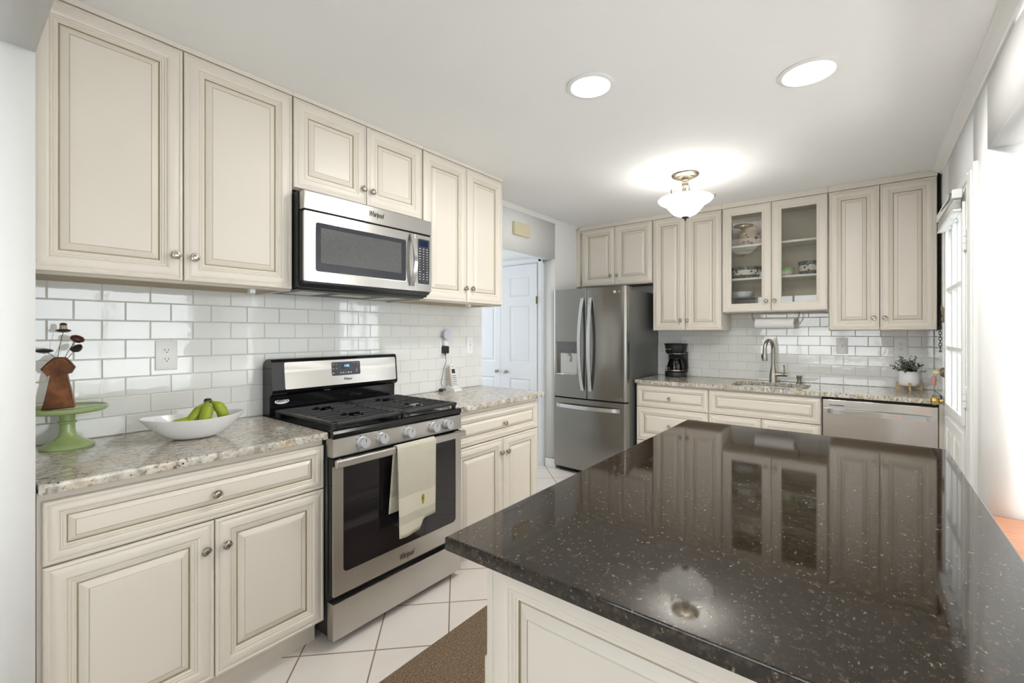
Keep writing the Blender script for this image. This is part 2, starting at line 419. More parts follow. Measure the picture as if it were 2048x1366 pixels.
def put(name, mb, m, parent=None, smooth=35, bevel=0.0, recalc=True):
    """link a built mesh as ONE object (coordinates given in the world)"""
    if recalc: bmesh.ops.recalc_face_normals(mb.bm, faces=mb.bm.faces)
    me = bpy.data.meshes.new(name)
    off = loc_of(parent) if parent is not None else Vector((0, 0, 0))
    if off.length > 0: bmesh.ops.translate(mb.bm, verts=mb.bm.verts, vec=-off)
    mb.bm.to_mesh(me); mb.bm.free()
    for q in (m if isinstance(m, (list, tuple)) else [m]): me.materials.append(M[q] if isinstance(q, str) else q)
    if smooth:
        me.polygons.foreach_set('use_smooth', [True] * len(me.polygons))
        me.set_sharp_from_angle(angle=R(smooth))
        flatten(me)
    o = bpy.data.objects.new(name, me); COL.objects.link(o)
    if parent is not None: o.parent = parent
    return o

def tag(o, label, cat, group=None, kind=None):
    if label: o['label'] = label
    if cat: o['category'] = cat
    if group: o['group'] = group
    if kind: o['kind'] = kind
    return o

def thing(name, label, cat, loc=(0, 0, 0), group=None, kind=None):
    o = bpy.data.objects.new(name, None); o.empty_display_size = 0.05
    o.location = loc; COL.objects.link(o); return tag(o, label, cat, group, kind)

def struct(name, mb, m, label=None, parent=None, smooth=35):
    o = put(name, mb, m, parent, smooth)
    if parent is None: o['kind'] = 'structure'
    if label: o['label'] = label
    return o

def copy_tree(o, parent=None, off=None):
    c = o.copy(); COL.objects.link(c)
    c.parent = parent
    if off is not None: c.location = o.location + Vector(off)
    for ch in list(o.children): copy_tree(ch, c)
    return c

def text(name, s, size, org, u, v, m, parent, extrude=0.0004, shear=0.0, bold=0.0, align='CENTER', squeeze=1.0):
    cu = bpy.data.curves.new(name, 'FONT'); cu.body = s; cu.size = size; cu.extrude = extrude
    cu.align_x = align; cu.align_y = 'CENTER'; cu.shear = shear; cu.offset = bold
    tmp = bpy.data.objects.new('tmp_text', cu); COL.objects.link(tmp)
    dg = bpy.context.evaluated_depsgraph_get()
    me = bpy.data.meshes.new_from_object(tmp.evaluated_get(dg))
    bpy.data.objects.remove(tmp)
    u = Vector(u).normalized(); v = Vector(v).normalized(); n = u.cross(v); o0 = Vector(org) - (loc_of(parent) if parent else Vector())
    for q in me.vertices:
        c = q.co.copy(); q.co = o0 + u * (c.x * squeeze) + v * c.y + n * (c.z + extrude)
    me.materials.clear(); me.materials.append(M[m])
    o = bpy.data.objects.new(name, me); COL.objects.link(o)
    if parent: o.parent = parent
    return o

# frames: (u along the wall, v up, n out of the wall) -> world
def FL(x0): return lambda u, v, n: (x0 + n, u, v)         # left run, facing +x
def FB(y0): return lambda u, v, n: (u, y0 - n, v)         # back run, facing -y
def FI(x0): return lambda u, v, n: (x0 - n, u, v)         # facing -x

PROF = [(0.0, 0.0, 0), (0.0, 0.0150, 0), (0.0025, 0.0182, 0), (0.0090, 0.0198, 0), (0.0112, 0.0160, 0), (0.0140, 0.0160, 0),
        (0.020, 0.0186, 0), (0.028, 0.0206, 0), (0.036, 0.0213, 0), (0.043, 0.0207, 0), (0.048, 0.0185, 0), (0.0502, 0.0148, 0), (0.0525, 0.0164, 0), (0.0562, 0.0164, 0),
        (0.0585, 0.0128, 0), (0.0605, 0.0140, 0), (0.0640, 0.0140, 0), (0.0662, 0.0104, 0), (0.0700, 0.0100, 0), (0.0712, 0.0050, 1), (0.0742, 0.0048, 1), (0.0752, 0.0078, 0),
        (0.084, 0.0122, 0), (0.0955, 0.0166, 0), (0.0970, 0.0154, 1), (0.0985, 0.0168, 0)]
def door_front(fr, u0, u1, v0, v1, k=1.0, glaze=True):
    """raised-panel front with mitred mouldings and glazed grooves"""
    mb = MB(); rs = []; mis = []
    for ins, h, g in PROF:
        i = ins * k if ins > 0.012 else ins
        rs.append([fr(u0 + i, v0 + i, h), fr(u1 - i, v0 + i, h), fr(u1 - i, v1 - i, h), fr(u0 + i, v1 - i, h)]); mis.append(g)
    mis = [mis[i] if i + 1 >= len(mis) else (1 if mis[i + 1] == 1 and glaze else 0) for i in range(len(mis))]
    mis[-1] = 0
    mb.rings(rs, mis=mis)
    return mb

def glass_front(fr, u0, u1, v0, v1, op=0.068):
    mb = MB(); rs = []
    for ins, h in [(op, 0.0), (0, 0.0), (0, 0.0155), (0.0025, 0.0185), (0.0095, 0.02), (0.0115, 0.0178), (0.0145, 0.0182), (0.03, 0.02), (0.046, 0.0196),
                   (0.0495, 0.0172), (0.0535, 0.018), (0.0575, 0.0172), (0.0605, 0.0135), (0.066, 0.0138), (op, 0.0115), (op, 0.0)]:
        rs.append([fr(u0 + ins, v0 + ins, h), fr(u1 - ins, v0 + ins, h), fr(u1 - ins, v1 - ins, h), fr(u0 + ins, v1 - ins, h)])
    mb.rings(rs, cap0=False, cap1=False); bmesh.ops.remove_doubles(mb.bm, verts=mb.bm.verts, dist=1e-6)
    return mb

KNOB = [(0.0, 0.0), (0.0088, 0.0), (0.0088, 0.002), (0.0062, 0.004), (0.0058, 0.012), (0.0085, 0.0145), (0.0150, 0.0162), (0.0162, 0.0185), (0.0158, 0.0215),
        (0.0140, 0.0232), (0.0118, 0.0226), (0.0108, 0.0224), (0.0095, 0.0236), (0.0065, 0.0246), (0.0, 0.0248)]
def knob(parent, at, axis, name='knob'):
    mb = MB(); mb.lathe(KNOB, at, axis, 28); return put(name, mb, 'nickel', parent, 40)

def cab_door(parent, name, fr, rect, knob_uv=None, axis='x', k=1.0):
    d = put(name, door_front(fr, *rect, k=k), ['cream', 'glaze'], parent, 14)
    if knob_uv: knob(d, fr(knob_uv[0], knob_uv[1], 0.0185), axis)
    return d

random.seed(7)
CEIL = 2.437
# ================================================================== SETTING
mb = MB(); mb.box(-3.0, 2.90, -0.05, 4.75, -0.06, 0.0); struct('floor', mb, 'floor', 'white square floor tiles laid on the diagonal with grey grout')
mb = MB(); mb.box(-3.0, 6.0, -3.4, -0.05, -0.06, 0.0); mb.box(2.90, 6.0, -0.05, 2.85, -0.06, 0.0); struct('floor_dining', mb, 'living_floor')
mb = MB(); mb.box(-3.0, 6.0, -3.4, 4.75, CEIL, CEIL + 0.08); struct('ceiling', mb, 'ceiling', 'plain white painted ceiling')
# left wall with the hall opening
mb = MB()
mb.box(-0.125, 0.0, 0.06, 2.6876, 0, CEIL); mb.box(-0.125, 0.0, 2.6876, 3.773, 2.061, CEIL); mb.box(-0.125, 0.0, 3.773, 4.63, 0, CEIL)
wall_left = struct('wall_left', mb, 'wall', 'white wall on the left with an open doorway')
# back wall, hall back wall
mb = MB(); mb.box(0.0, 2.94, 4.51, 4.63, 0, CEIL); struct('wall_back', mb, 'wall')
wall_back = bpy.data.objects['wall_back']
mb = MB(); mb.box(-3.0, -0.125, 3.773, 3.89, 0, CEIL); struct('wall_hall', mb, 'wall')
mb = MB(); mb.box(-3.0, -0.125, 2.45, 2.57, 0, CEIL); struct('wall_hall_near', mb, 'wall')
# right wall: far pier with the outside door, wide opening over a wood ledge, near pier
mb = MB()
mb.box(2.82, 2.94, 2.73, 3.05, 0, CEIL); mb.box(2.82, 2.94, 3.05, 3.885, 2.052, CEIL); mb.box(2.82, 2.94, 3.885, 4.51, 0, CEIL)
mb.box(2.82, 2.94, 0.40, 2.73, 2.105, CEIL); mb.box(2.82, 2.94, 0.40, 2.73, 0.0, 0.54); mb.box(2.82, 2.94, 0.06, 0.40, 0, CEIL)
wall_right = struct('wall_right', mb, 'wall', 'white wall on the right with a wide opening')
# the opening the photo is taken from: jamb at left and header over it
mb = MB(); mb.box(-0.125, 0.66, 0.05, 0.166, 0, CEIL); mb.box(0.66, 2.82, 0.05, 0.166, 2.087, CEIL)
struct('wall_front', mb, 'wall', 'end of the white wall framing the left edge of the view')
# dining side behind and right of the camera
mb = MB()
mb.box(-3.0, 0.35, -3.4, -3.28, 0, CEIL); mb.box(2.75, 6.0, -3.4, -3.28, 0, CEIL); mb.box(0.35, 2.75, -3.4, -3.28, 0, 0.75); mb.box(0.35, 2.75, -3.4, -3.28, 2.2, CEIL)
struct('wall_rear', mb, 'wall')
mb = MB()
mb.box(5.7, 5.82, -3.28, -0.70, 0, CEIL); mb.box(5.7, 5.82, 2.45, 2.85, 0, CEIL); mb.box(5.7, 5.82, -0.70, 2.45, 0, 0.35); mb.box(5.7, 5.82, -0.70, 2.45, 2.25, CEIL)
struct('wall_side', mb, 'wall')
mb = MB(); mb.box(2.94, 5.82, 2.735, 2.85, 0, CEIL); struct('wall_far', mb, 'wall')
mb = MB(); mb.box(-3.0, -2.88, -3.28, 2.45, 0, CEIL); struct('wall_dining', mb, 'wall')
mb = MB(); mb.box(-2.45, -2.33, 2.57, 2.85, 0, CEIL); mb.box(-2.45, -2.33, 3.65, 3.773, 0, CEIL); mb.box(-2.45, -2.33, 2.85, 3.65, 0, 0.8); mb.box(-2.45, -2.33, 2.85, 3.65, 2.1, CEIL)
struct('wall_hall_end', mb, 'wall')
def window(name, axis, a0, a1, z0, z1, p, nx, nz):
    t = thing(name, None, None, ((p if axis == 'x' else (a0 + a1) / 2), (p if axis == 'y' else (a0 + a1) / 2), z0)); t['kind'] = 'structure'
    def bx(mb, a, b, c, d, t0, t1):
        if axis == 'y': mb.box(a, b, p + t0, p + t1, c, d)
        else: mb.box(p + t0, p + t1, a, b, c, d)
    mb = MB(); w = 0.05
    bx(mb, a0, a0 + w, z0, z1, -0.03, 0.03); bx(mb, a1 - w, a1, z0, z1, -0.03, 0.03); bx(mb, a0 + w, a1 - w, z0, z0 + w, -0.03, 0.03); bx(mb, a0 + w, a1 - w, z1 - w, z1, -0.03, 0.03)
    for i in range(1, nx): q = a0 + (a1 - a0) * i / nx; bx(mb, q - 0.02, q + 0.02, z0 + w, z1 - w, -0.02, 0.02)
    for i in range(1, nz): q = z0 + (z1 - z0) * i / nz; bx(mb, a0 + w, a1 - w, q - 0.011, q + 0.011, -0.019, 0.019)
    put('window_frame', mb, 'trim', t); mb = MB(); bx(mb, a0 + w, a1 - w, z0 + w, z1 - w, -0.002, 0.002); put('pane', mb, 'pane', t)
    return t
window('window_1', 'y', 0.35, 2.75, 0.75, 2.2, -3.34, 3, 2)
window('window_2', 'x', -0.70, 2.45, 0.35, 2.25, 5.76, 3, 1)
window('window_3', 'x', 2.85, 3.65, 0.8, 2.1, -2.39, 1, 2)

# crown mouldings
def crown(poly_axis, a, b, sx, x0, s=1.0):
    mb = MB(); pr = [(0, 0), (0.052, 0), (0.052, 0.006), (0.043, 0.010), (0.034, 0.020), (0.020, 0.029), (0.012, 0.033), (0.008, 0.042), (0, 0.042)]
    mb.prism([(x0 + sx * p * s, CEIL - q * s) for p, q in pr], poly_axis, a, b); return mb
struct('trim_1', crown('y', 2.53, 4.165, 1, 0.0, 0.72), 'trim')
struct('trim_2', crown('y', 0.166, 4.163, -1, 2.82, 1.0), 'trim')
# wood ledge of the pass-through
mb = MB(); mb.box(2.785, 2.985, 0.42, 2.728, 0.54, 0.57, 0.004); struct('trim_3', mb, 'orange_wood', 'orange wood ledge in the wide opening right of the island')
# baseboards
mb = MB(); mb.box(0.0, 0.012, 3.785, 4.50, 0, 0.085, 0.003); mb.box(-0.11, 0.012, 3.761, 3.773, 0, 0.085, 0.003); struct('baseboard_left', mb, 'trim')
mb = MB(); mb.box(2.808, 2.82, 2.75, 2.92, 0, 0.09, 0.003); struct('baseboard_right', mb, 'trim')

# ---- subway tile, one mesh per wall (each tile with its own slight tilt)
TW, TH, GAP, Z0 = 0.1557, 0.0779, 0.0028, 0.9145
def tiles(fr, u0, u1, zmax, ph_odd, ph_even, depth=0.008, seed=1, holes=()):
    rnd = random.Random(seed); mb = MB()
    k = 0
    while True:
        za = Z0 + k * TH; zb = za + TH
        if za > zmax - 0.004: break
        ph = ph_odd if (k + 1) % 2 else ph_even
        n0 = math.floor((u0 - ph) / TW)
        for i in range(n0, n0 + int((u1 - u0) / TW) + 3):
            a, b = ph + i * TW + GAP / 2, ph + (i + 1) * TW - GAP / 2
            a, b = max(a, u0), min(b, u1); c, d = za + GAP / 2, min(zb - GAP / 2, zmax)
            if b - a < 0.004 or d - c < 0.004: continue
            tu, tv = rnd.gauss(0, 0.0018), rnd.gauss(0, 0.0018); e = 0.0022; rs = []
            cu, cv = (a + b) / 2, (c + d) / 2
            def P(u, v, n): return fr(u, v, n + (u - cu) * tu + (v - cv) * tv if n > 0.005 else n)
            for ins, h in ((0, 0.002), (0, depth - 0.0016), (0.0008, depth - 0.0006), (e, depth)):
                rs.append([P(a + ins, c + ins, h), P(b - ins, c + ins, h), P(b - ins, d - ins, h), P(a + ins, d - ins, h)])
            mb.rings(rs, cap0=False)
        k += 1
    return mb
t = put('tile_backsplash', tiles(FL(0), 0.172, 2.6876, 1.536, 0.3289, 0.2558, seed=3), 'tile', wall_left, 30); t['label'] = 'white glazed subway tile'
mb = MB(); mb.box(0.0, 0.0055, 0.172, 2.6866, Z0, 1.537); put('grout', mb, 'grout', wall_left)
t = put('tile_backsplash', tiles(FB(4.51), 0.765, 2.806, 1.512, 1.4996 - 0.004, 1.5757 - 0.004, depth=0.012, seed=5), 'tile', wall_back, 30); t['label'] = 'white subway tile'
mb = MB(); mb.box(0.765, 2.82, 4.5005, 4.51, Z0, 1.512); put('grout', mb, 'grout', wall_back)
def FR(x0): return lambda u, v, n: (x0 - n, u, v)
t = put('tile_backsplash', tiles(FR(2.82), 3.955, 4.497, 1.357, 4.497, 4.497 + TW / 2, depth=0.012, seed=6), 'tile', wall_right, 30); t['label'] = 'white subway tile'
mb = MB(); mb.box(2.8115, 2.82, 3.955, 4.499, Z0, 1.357); put('grout', mb, 'grout', wall_right)

# ---- hall closet: pair of white panelled doors
def panel_door(mb, fr, u0, u1, v0, v1, panels, th=0.035):
    """flat slab with raised panels in recessed beds; mouldings modelled as rings"""
    us = sorted({u0, u1} | {p[0] for p in panels} | {p[1] for p in panels}); vs = sorted({v0, v1} | {p[2] for p in panels} | {p[3] for p in panels})
    def inp(a, b, c, d):
        return any(a >= p[0] - 1e-6 and b <= p[1] + 1e-6 and c >= p[2] - 1e-6 and d <= p[3] + 1e-6 for p in panels)
    for i in range(len(us) - 1):
        for j in range(len(vs) - 1):
            if not inp(us[i], us[i + 1], vs[j], vs[j + 1]):
                mb.face(mb.verts([fr(us[i], vs[j], th), fr(us[i + 1], vs[j], th), fr(us[i + 1], vs[j + 1], th), fr(us[i], vs[j + 1], th)]))
    for a, b, c, d in panels:
        rs = []
        for ins, h in ((0, th), (0.006, th - 0.002), (0.012, th - 0.008), (0.018, th - 0.009), (0.036, th - 0.002), (0.038, th - 0.002)):
            rs.append([fr(a + ins, c + ins, h), fr(b - ins, c + ins, h), fr(b - ins, d - ins, h), fr(a + ins, d - ins, h)])
        mb.rings(rs, cap0=False)
    q = [fr(u0, v0, 0), fr(u1, v0, 0), fr(u1, v1, 0), fr(u0, v1, 0)]; p = [fr(u0, v0, th), fr(u1, v0, th), fr(u1, v1, th), fr(u0, v1, th)]
    a, b = mb.verts(q), mb.verts(p); mb.face(list(reversed(a)))
    for i in range(4): mb.face([a[i], a[(i + 1) % 4], b[(i + 1) % 4], b[i]])
    return mb
cl = thing('door_2', 'pair of white panelled closet doors in the hall beyond the doorway', 'door', (-0.66, 3.77, 0), kind='structure')
fr = FB(3.768)
for (a, b, kx) in ((-1.125, -0.672, -0.705), (-0.653, -0.197, -0.575)):
    pn = [(a + 0.105, b - 0.075, 1.704, 1.914), (a + 0.105, b - 0.075, 1.022, 1.614), (a + 0.105, b - 0.075, 0.16, 0.86)]
    mb = MB(); panel_door(mb, fr, a, b, 0.015, 2.034, pn, 0.03); lf = put('door_leaf', mb, 'hall_door', cl, 25)
    mb = MB(); mb.lathe([(0, 0), (0.012, 0), (0.012, 0.003), (0.007, 0.008), (0.007, 0.018), (0.016, 0.025), (0.018, 0.034), (0.012, 0.041), (0, 0.043)], fr(kx, 0.922, 0.03), '-y', 20)
    put('knob', mb, 'nickel_dark', lf)
mb = MB(); mb.box(-0.672, -0.653, 3.740, 3.766, 0.015, 2.034, 0.002); put('centre_strip', mb, 'hall_door', cl)
mb = MB(); mb.box(-0.205, -0.189, 3.733, 3.742, 1.625, 1.700, 0.002)
for i in range(5): mb.lathe([(0, 0), (0.005, 0), (0.005, 0.012), (0, 0.012)], (-0.197, 3.730, 1.63 + i * 0.014), 'z', 8)
put('hinge', mb, 'brass_old', cl)
mb = MB()
for (a, b, c, d) in ((-0.193, -0.13, 0.0, 2.10), (-1.20, -1.135, 0.0, 2.10)): mb.box(a, b, 3.748, 3.773, c, d, 0.005); mb.box(a + 0.012, b - 0.012, 3.742, 3.75, c, d - 0.012, 0.003)
mb.box(-1.20, -0.13, 3.747, 3.773, 2.038, 2.10, 0.005); mb.box(-1.19, -0.14, 3.742, 3.75, 2.05, 2.09, 0.003)
put('casing', mb, 'hall_door', cl)

# ---- outside door on the right wall
od = thing('door_1', 'white outside door with nine small panes beside the sink counter', 'door', (2.82, 3.47, 0), kind='structure')
fr = lambda u, v, n: (2.845 - n, u, v)
D0, D1, DT = 3.065, 3.875, 2.045
G0, G1, GZ0, GZ1 = 3.125, 3.715, 0.905, 1.945
mb = MB()
for a, b, c, d in ((D0, G0, 0.012, DT), (G1, D1, 0.012, DT), (G0, G1, 0.012, GZ0), (G0, G1, GZ1, DT)): mb.box(2.80, 2.845, a, b, c, d)
mb2 = MB(); panel_door(mb2, lambda u, v, n: (2.80 - n, u, v), G0, G1, 0.14, GZ0 - 0.07, [(G0 + 0.04, (G0 + G1) / 2 - 0.03, 0.18, 0.79), ((G0 + G1) / 2 + 0.03, G1 - 0.04, 0.18, 0.79)], 0.0115)
slab = put('door_slab', mb, 'trim', od); put('lower_panels', mb2, 'trim', slab, 25)
mb = MB()
for a, b, c, d in ((G0 - 0.03, G0 + 0.012, GZ0 - 0.03, GZ1 + 0.03), (G1 - 0.012, G1 + 0.03, GZ0 - 0.03, GZ1 + 0.03), (G0 + 0.012, G1 - 0.012, GZ0 - 0.03, GZ0 + 0.012), (G0 + 0.012, G1 - 0.012, GZ1 - 0.012, GZ1 + 0.03)): mb.box(2.788, 2.80, a, b, c, d, 0.004)
put('glazing_frame', mb, 'trim', slab)
mb = MB()
for i in (1, 2):
    q = G0 + (G1 - G0) * i / 3; mb.box(2.795, 2.835, q - 0.012, q + 0.012, GZ0, GZ1, 0.004)
for q in (1.243, 1.585): mb.box(2.794, 2.836, G0, G1, q - 0.012, q + 0.012, 0.004)
put('muntins', mb, 'trim', slab)
for i in range(3):
    for j, (za, zb) in enumerate(((GZ0, 1.243), (1.243, 1.585), (1.585, GZ1))):
        mb = MB(); a = G0 + (G1 - G0) * i / 3; mb.box(2.814, 2.818, a, a + (G1 - G0) / 3, za, zb); put('pane', mb, 'pane', slab)
mb = MB()
for a, b, c, d in ((2.925, 3.058, 0, 2.118), (3.882, 3.952, 0, 2.118)): mb.box(2.803, 2.822, a, b, c, d, 0.004); mb.box(2.797, 2.805, a + 0.03, b - 0.015, c, d - 0.03, 0.003)
mb.box(2.803, 2.822, 3.058, 3.882, 2.05, 2.118, 0.004); mb.box(2.797, 2.805, 3.04, 3.90, 2.062, 2.098, 0.003)
put('casing', mb, 'trim', od)
for zz in (1.78, 1.02, 0.25):
    mb = MB(); mb.box(2.790, 2.801, 3.066, 3.094, zz - 0.05, zz + 0.05, 0.002)
    for i in range(3): mb.lathe([(0, 0), (0.006, 0), (0.006, 0.03), (0, 0.03)], (2.792, 3.062, zz - 0.048 + i * 0.033), 'z', 10)
    put('hinge', mb, 'white_plastic', slab)
# door knob and lock
mb = MB(); mb.lathe([(0, 0), (0.033, 0), (0.034, 0.004), (0.030, 0.010), (0.014, 0.014), (0.011, 0.020), (0.011, 0.030), (0.020, 0.036), (0.027, 0.046), (0.029, 0.058), (0.027, 0.066), (0.02, 0.071), (0, 0.072)], (2.80, 3.775, 0.918), '-x', 32)
k = put('door_knob', mb, 'brass', slab, 40); k['label'] = 'polished brass knob'
mb = MB(); mb.lathe([(0, 0), (0.033, 0), (0.033, 0.004), (0.028, 0.016), (0.022, 0.026), (0.018, 0.028), (0, 0.028)], (2.80, 3.775, 1.092), '-x', 32)
k = put('deadbolt', mb, 'brass_old', slab, 40); k['label'] = 'aged brass deadbolt'
mb = MB(); mb.box(2.791, 2.80, 3.845, 3.866, 1.395, 1.488, 0.002); mb.box(2.789, 2.792, 3.852, 3.859, 1.403, 1.480)
put('chain_slide', mb, 'brass_old', slab)

# key and fob hanging from the deadbolt
kt = thing('key_ring', 'brass key in the deadbolt with a pink fob hanging from it', 'key', (2.76, 3.775, 1.09))
mb = MB(); mb.box(2.764, 2.7715, 3.7735, 3.7765, 1.088, 1.096); mb.lathe([(0, 0), (0.012, 0), (0.012, 0.002), (0, 0.002)], (2.752, 3.774, 1.092), 'y', 20); put('key', mb, 'brass', kt)
mb = MB()
mb.tube([(2.745 + 0.006 * math.cos(a), 3.775, 1.080 + 0.012 * math.sin(a)) for a in [i * math.pi / 8 for i in range(17)]], 0.0008, 6); put('ring', mb, 'chrome', kt)
mb = MB(); mb.lathe([(0, 0), (0.009, 0.001), (0.0115, 0.006), (0.0115, 0.048), (0.009, 0.054), (0.003, 0.057), (0, 0.057)], (2.744, 3.775, 1.011), 'z', 20); put('fob', mb, 'pink', kt)

# door chain hanging from the far casing
ch = thing('door_chain', 'dark security chain hanging from the casing of the outside door', 'chain', (2.79, 3.915, 1.22))
mb = MB(); mb.box(2.788, 2.7968, 3.905, 3.925, 1.465, 1.50, 0.002); put('chain_plate', mb, 'brass_old', ch)
mb = MB()
for i in range(13):
    cz = 1.456 - i * 0.018; pts = []
    for j in range(13):
        a = 2 * math.pi * j / 12; u, w = 0.0065 * math.cos(a), 0.012 * math.sin(a)
        pts.append((2.786 + (u if i % 2 else 0), 3.915 + (0 if i % 2 else u), cz + w))
    mb.tube(pts, 0.0019, 6)
put('chain_links', mb, 'wire', ch)
mb = MB(); mb.lathe([(0, 0), (0.006, 0), (0.008, 0.006), (0.004, 0.014), (0, 0.016)], (2.786, 3.915, 1.210), 'z', 12); put('end_knob', mb, 'brass_old', ch)

# raised mini blind on the door
bl = thing('mini_blind', 'white mini blind drawn up at the top of the outside door', 'blind', (2.78, 3.42, 1.95))
mb = MB(); mb.box(2.752, 2.788, 3.095, 3.735, 1.995, 2.040, 0.004); put('headrail', mb, 'trim', bl)
mb = MB()
for i in range(12): mb.box(2.757, 2.784, 3.10, 3.73, 1.945 + i * 0.0036, 1.9465 + i * 0.0036)
put('slats', mb, 'white_plastic', bl); mb = MB(); mb.box(2.755, 2.786, 3.10, 3.73, 1.930, 1.943, 0.003); put('bottom_rail', mb, 'trim', bl)
mb = MB(); mb.tube([(2.750, 3.12, 2.03), (2.745, 3.125, 2.0), (2.748, 3.20, 2.005), (2.750, 3.34, 2.012), (2.752, 3.5, 2.02)], 0.0035, 8); put('tilt_wand', mb, 'fridge_side', bl)

# ================================================================== UPPER CABINETS, LEFT RUN
def upper(name_label, box, fr, axis, doors, knobs, bot_lip=0.009, top_strip=True, side='x'):
    """box = (u0,u1,v0,v1,depth) ; fr maps the door plane"""
    u0, u1, v0, v1, dep = box
    c = fr((u0 + u1) / 2, v0, 0)
    t = thing('upper_cabinet', name_label, 'cabinet', c)
    mb = MB()
    p, q = fr(u0, v0 - bot_lip, -0.0005), fr(u1, CEIL - 0.0005, -dep)
    # carcass open at the bottom by a recessed ply floor
    def bx(a0, a1, b0, b1, n0, n1, b=mb):
        A, B = fr(a0, b0, n0), fr(a1, b1, n1); b.box(A[0], B[0], A[1], B[1], A[2], B[2])
    bx(u0, u1, v0 - bot_lip, v0 + 0.03, -0.0005, -0.019); bx(u0, u1, v1 - 0.02, CEIL - 0.0005, -0.0005, -0.019)
    bx(u0, u0 + 0.018, v0 - bot_lip, CEIL - 0.0005, -0.019, -dep); bx(u1 - 0.018, u1, v0 - bot_lip, CEIL - 0.0005, -0.019, -dep)
    bx(u0, u0 + 0.03, v0 + 0.03, v1 - 0.02, -0.0005, -0.019); bx(u1 - 0.03, u1, v0 + 0.03, v1 - 0.02, -0.0005, -0.019)
    bx(u0 + 0.018, u1 - 0.018, CEIL - 0.02, CEIL - 0.0005, -0.019, -dep); bx(u0 + 0.018, u1 - 0.018, v0, CEIL - 0.02, -dep + 0.006, -dep)
    put('carcass', mb, 'cream', t)
    mb = MB(); bx(u0 + 0.018, u1 - 0.018, v0 - 0.004, v0 + 0.012, -0.019, -dep, mb); put('bottom_panel', mb, 'cream_under', t)
    if top_strip:
        mb = MB(); bx(u0, u1, v1 + 0.003, CEIL - 0.0008, 0.0195, -0.0005, mb); put('crown_strip', mb, 'cream', t)
    for r, k in zip(doors, knobs): cab_door(t, 'door', fr, r, k, axis)
    return t
XU = 0.339; UB, UT = 1.532, 2.413
fl = FL(XU)
cA = upper('cream wall cabinet, largest pair of doors, over the fruit bowl', (0.1725, 1.0065, UB, UT, 0.330), fl, 'x',
      [(0.1755, 0.5855, UB, UT), (0.5895, 1.0045, UB, UT)], [(0.5603, 1.626), (0.6205, 1.624)])
cB = upper('short cream wall cabinet directly above the microwave', (1.0085, 1.7765, 2.001, UT, 0.330), fl, 'x',
      [(1.0125, 1.3935, 2.001, UT), (1.3975, 1.7715, 2.001, UT)], [(1.3735, 2.079), (1.427, 2.076)], 0.004)
cC = upper('cream wall cabinet between the microwave and the doorway', (1.7785, 2.5225, UB, UT, 0.330), fl, 'x',
      [(1.7825, 2.150, UB, UT), (2.154, 2.519, UB, UT)], [(2.132, 1.6215), (2.195, 1.6235)])
for t, yy in ((cA, 0.86), (cC, 2.24)):
    mb = MB(); mb.box(0.27, 0.30, yy - 0.012, yy + 0.012, 1.506, 1.528, 0.003); put('light_bracket', mb, 'white_plastic', t)

# ================================================================== UPPER CABINETS, BACK RUN
fb = FB(4.190); BT = 2.392
upper('small cream wall cabinet above the refrigerator', (0.050, 0.829, 1.815, BT, 0.32), fb, '-y', [(0.079, 0.4445, 1.815, BT), (0.4485, 0.8245, 1.815, BT)], [(0.404, 1.904), (0.4755, 1.902)])
upper('tall cream wall cabinet above the coffee maker', (0.831, 1.4395, 1.3565, BT, 0.31), fb, '-y', [(0.838, 1.1290, 1.3565, BT), (1.133, 1.4345, 1.3565, BT)], [(1.0935, 1.4455), (1.154, 1.4445)], 0.004)
upper('tall cream wall cabinet above the dishwasher and plant', (2.1915, 2.7965, 1.3535, BT, 0.31), fb, '-y', [(2.199, 2.4925, 1.3535, BT), (2.4965, 2.793, 1.3535, BT)], [(2.459, 1.4395), (2.5225, 1.4385)], 0.004)
mb = MB(); mb.box(0.001, 0.049, 4.185, 4.20, 1.815, CEIL - 0.001); fpan = put('gap_strip', mb, 'cream'); tag(fpan, 'narrow cream filler strip between left wall and cabinet over refrigerator', 'filler strip')
mb = MB(); mb.box(2.7975, 2.812, 4.215, 4.225, 1.3535, 2.39); o = put('gap_strip', mb, 'dark_gap'); tag(o, 'dark shade strip in the gap at the right wall beside the last wall cabinet', 'filler strip')  # near-black strip standing in for the shade inside the open gap
# glass-door cabinet
GL, GR, GB = 1.4415, 2.1895, 1.509
gc = thing('display_cabinet', 'cream wall cabinet with two glass doors over the sink', 'cabinet', ((GL + GR) / 2, 4.19, GB))
mb = MB(); Yf, Yb_ = 4.1905, 4.496
mb.box(GL, GL + 0.018, Yf, Yb_, GB - 0.008, CEIL - 0.001); mb.box(GR - 0.018, GR, Yf, Yb_, GB - 0.008, CEIL - 0.001)
mb.box(GL + 0.018, GR - 0.018, Yf, Yf + 0.018, BT - 0.055, CEIL - 0.001); mb.box(GL + 0.018, GR - 0.018, Yf, Yf + 0.018, GB - 0.008, GB + 0.03)
mb.box(1.800, 1.826, Yf, Yf + 0.018, GB + 0.03, BT - 0.055)
put('carcass', mb, 'cream', gc)
mb = MB(); mb.box(GL + 0.018, GR - 0.018, Yb_ - 0.008, Yb_, GB, BT); mb.box(GL + 0.018, GR - 0.018, Yf + 0.018, Yb_ - 0.008, GB - 0.004, GB + 0.014)
mb.box(GL + 0.018, GR - 0.018, Yf + 0.018, Yb_ - 0.008, BT - 0.03, BT - 0.012); put('interior', mb, 'cab_inside', gc)
S1, S2 = 1.798, 2.078
for z in (S1, S2):
    mb = MB(); mb.box(GL + 0.0185, GR - 0.0185, 4.235, Yb_ - 0.0085, z - 0.018, z, 0.002); put('shelf', mb, 'cream', gc)
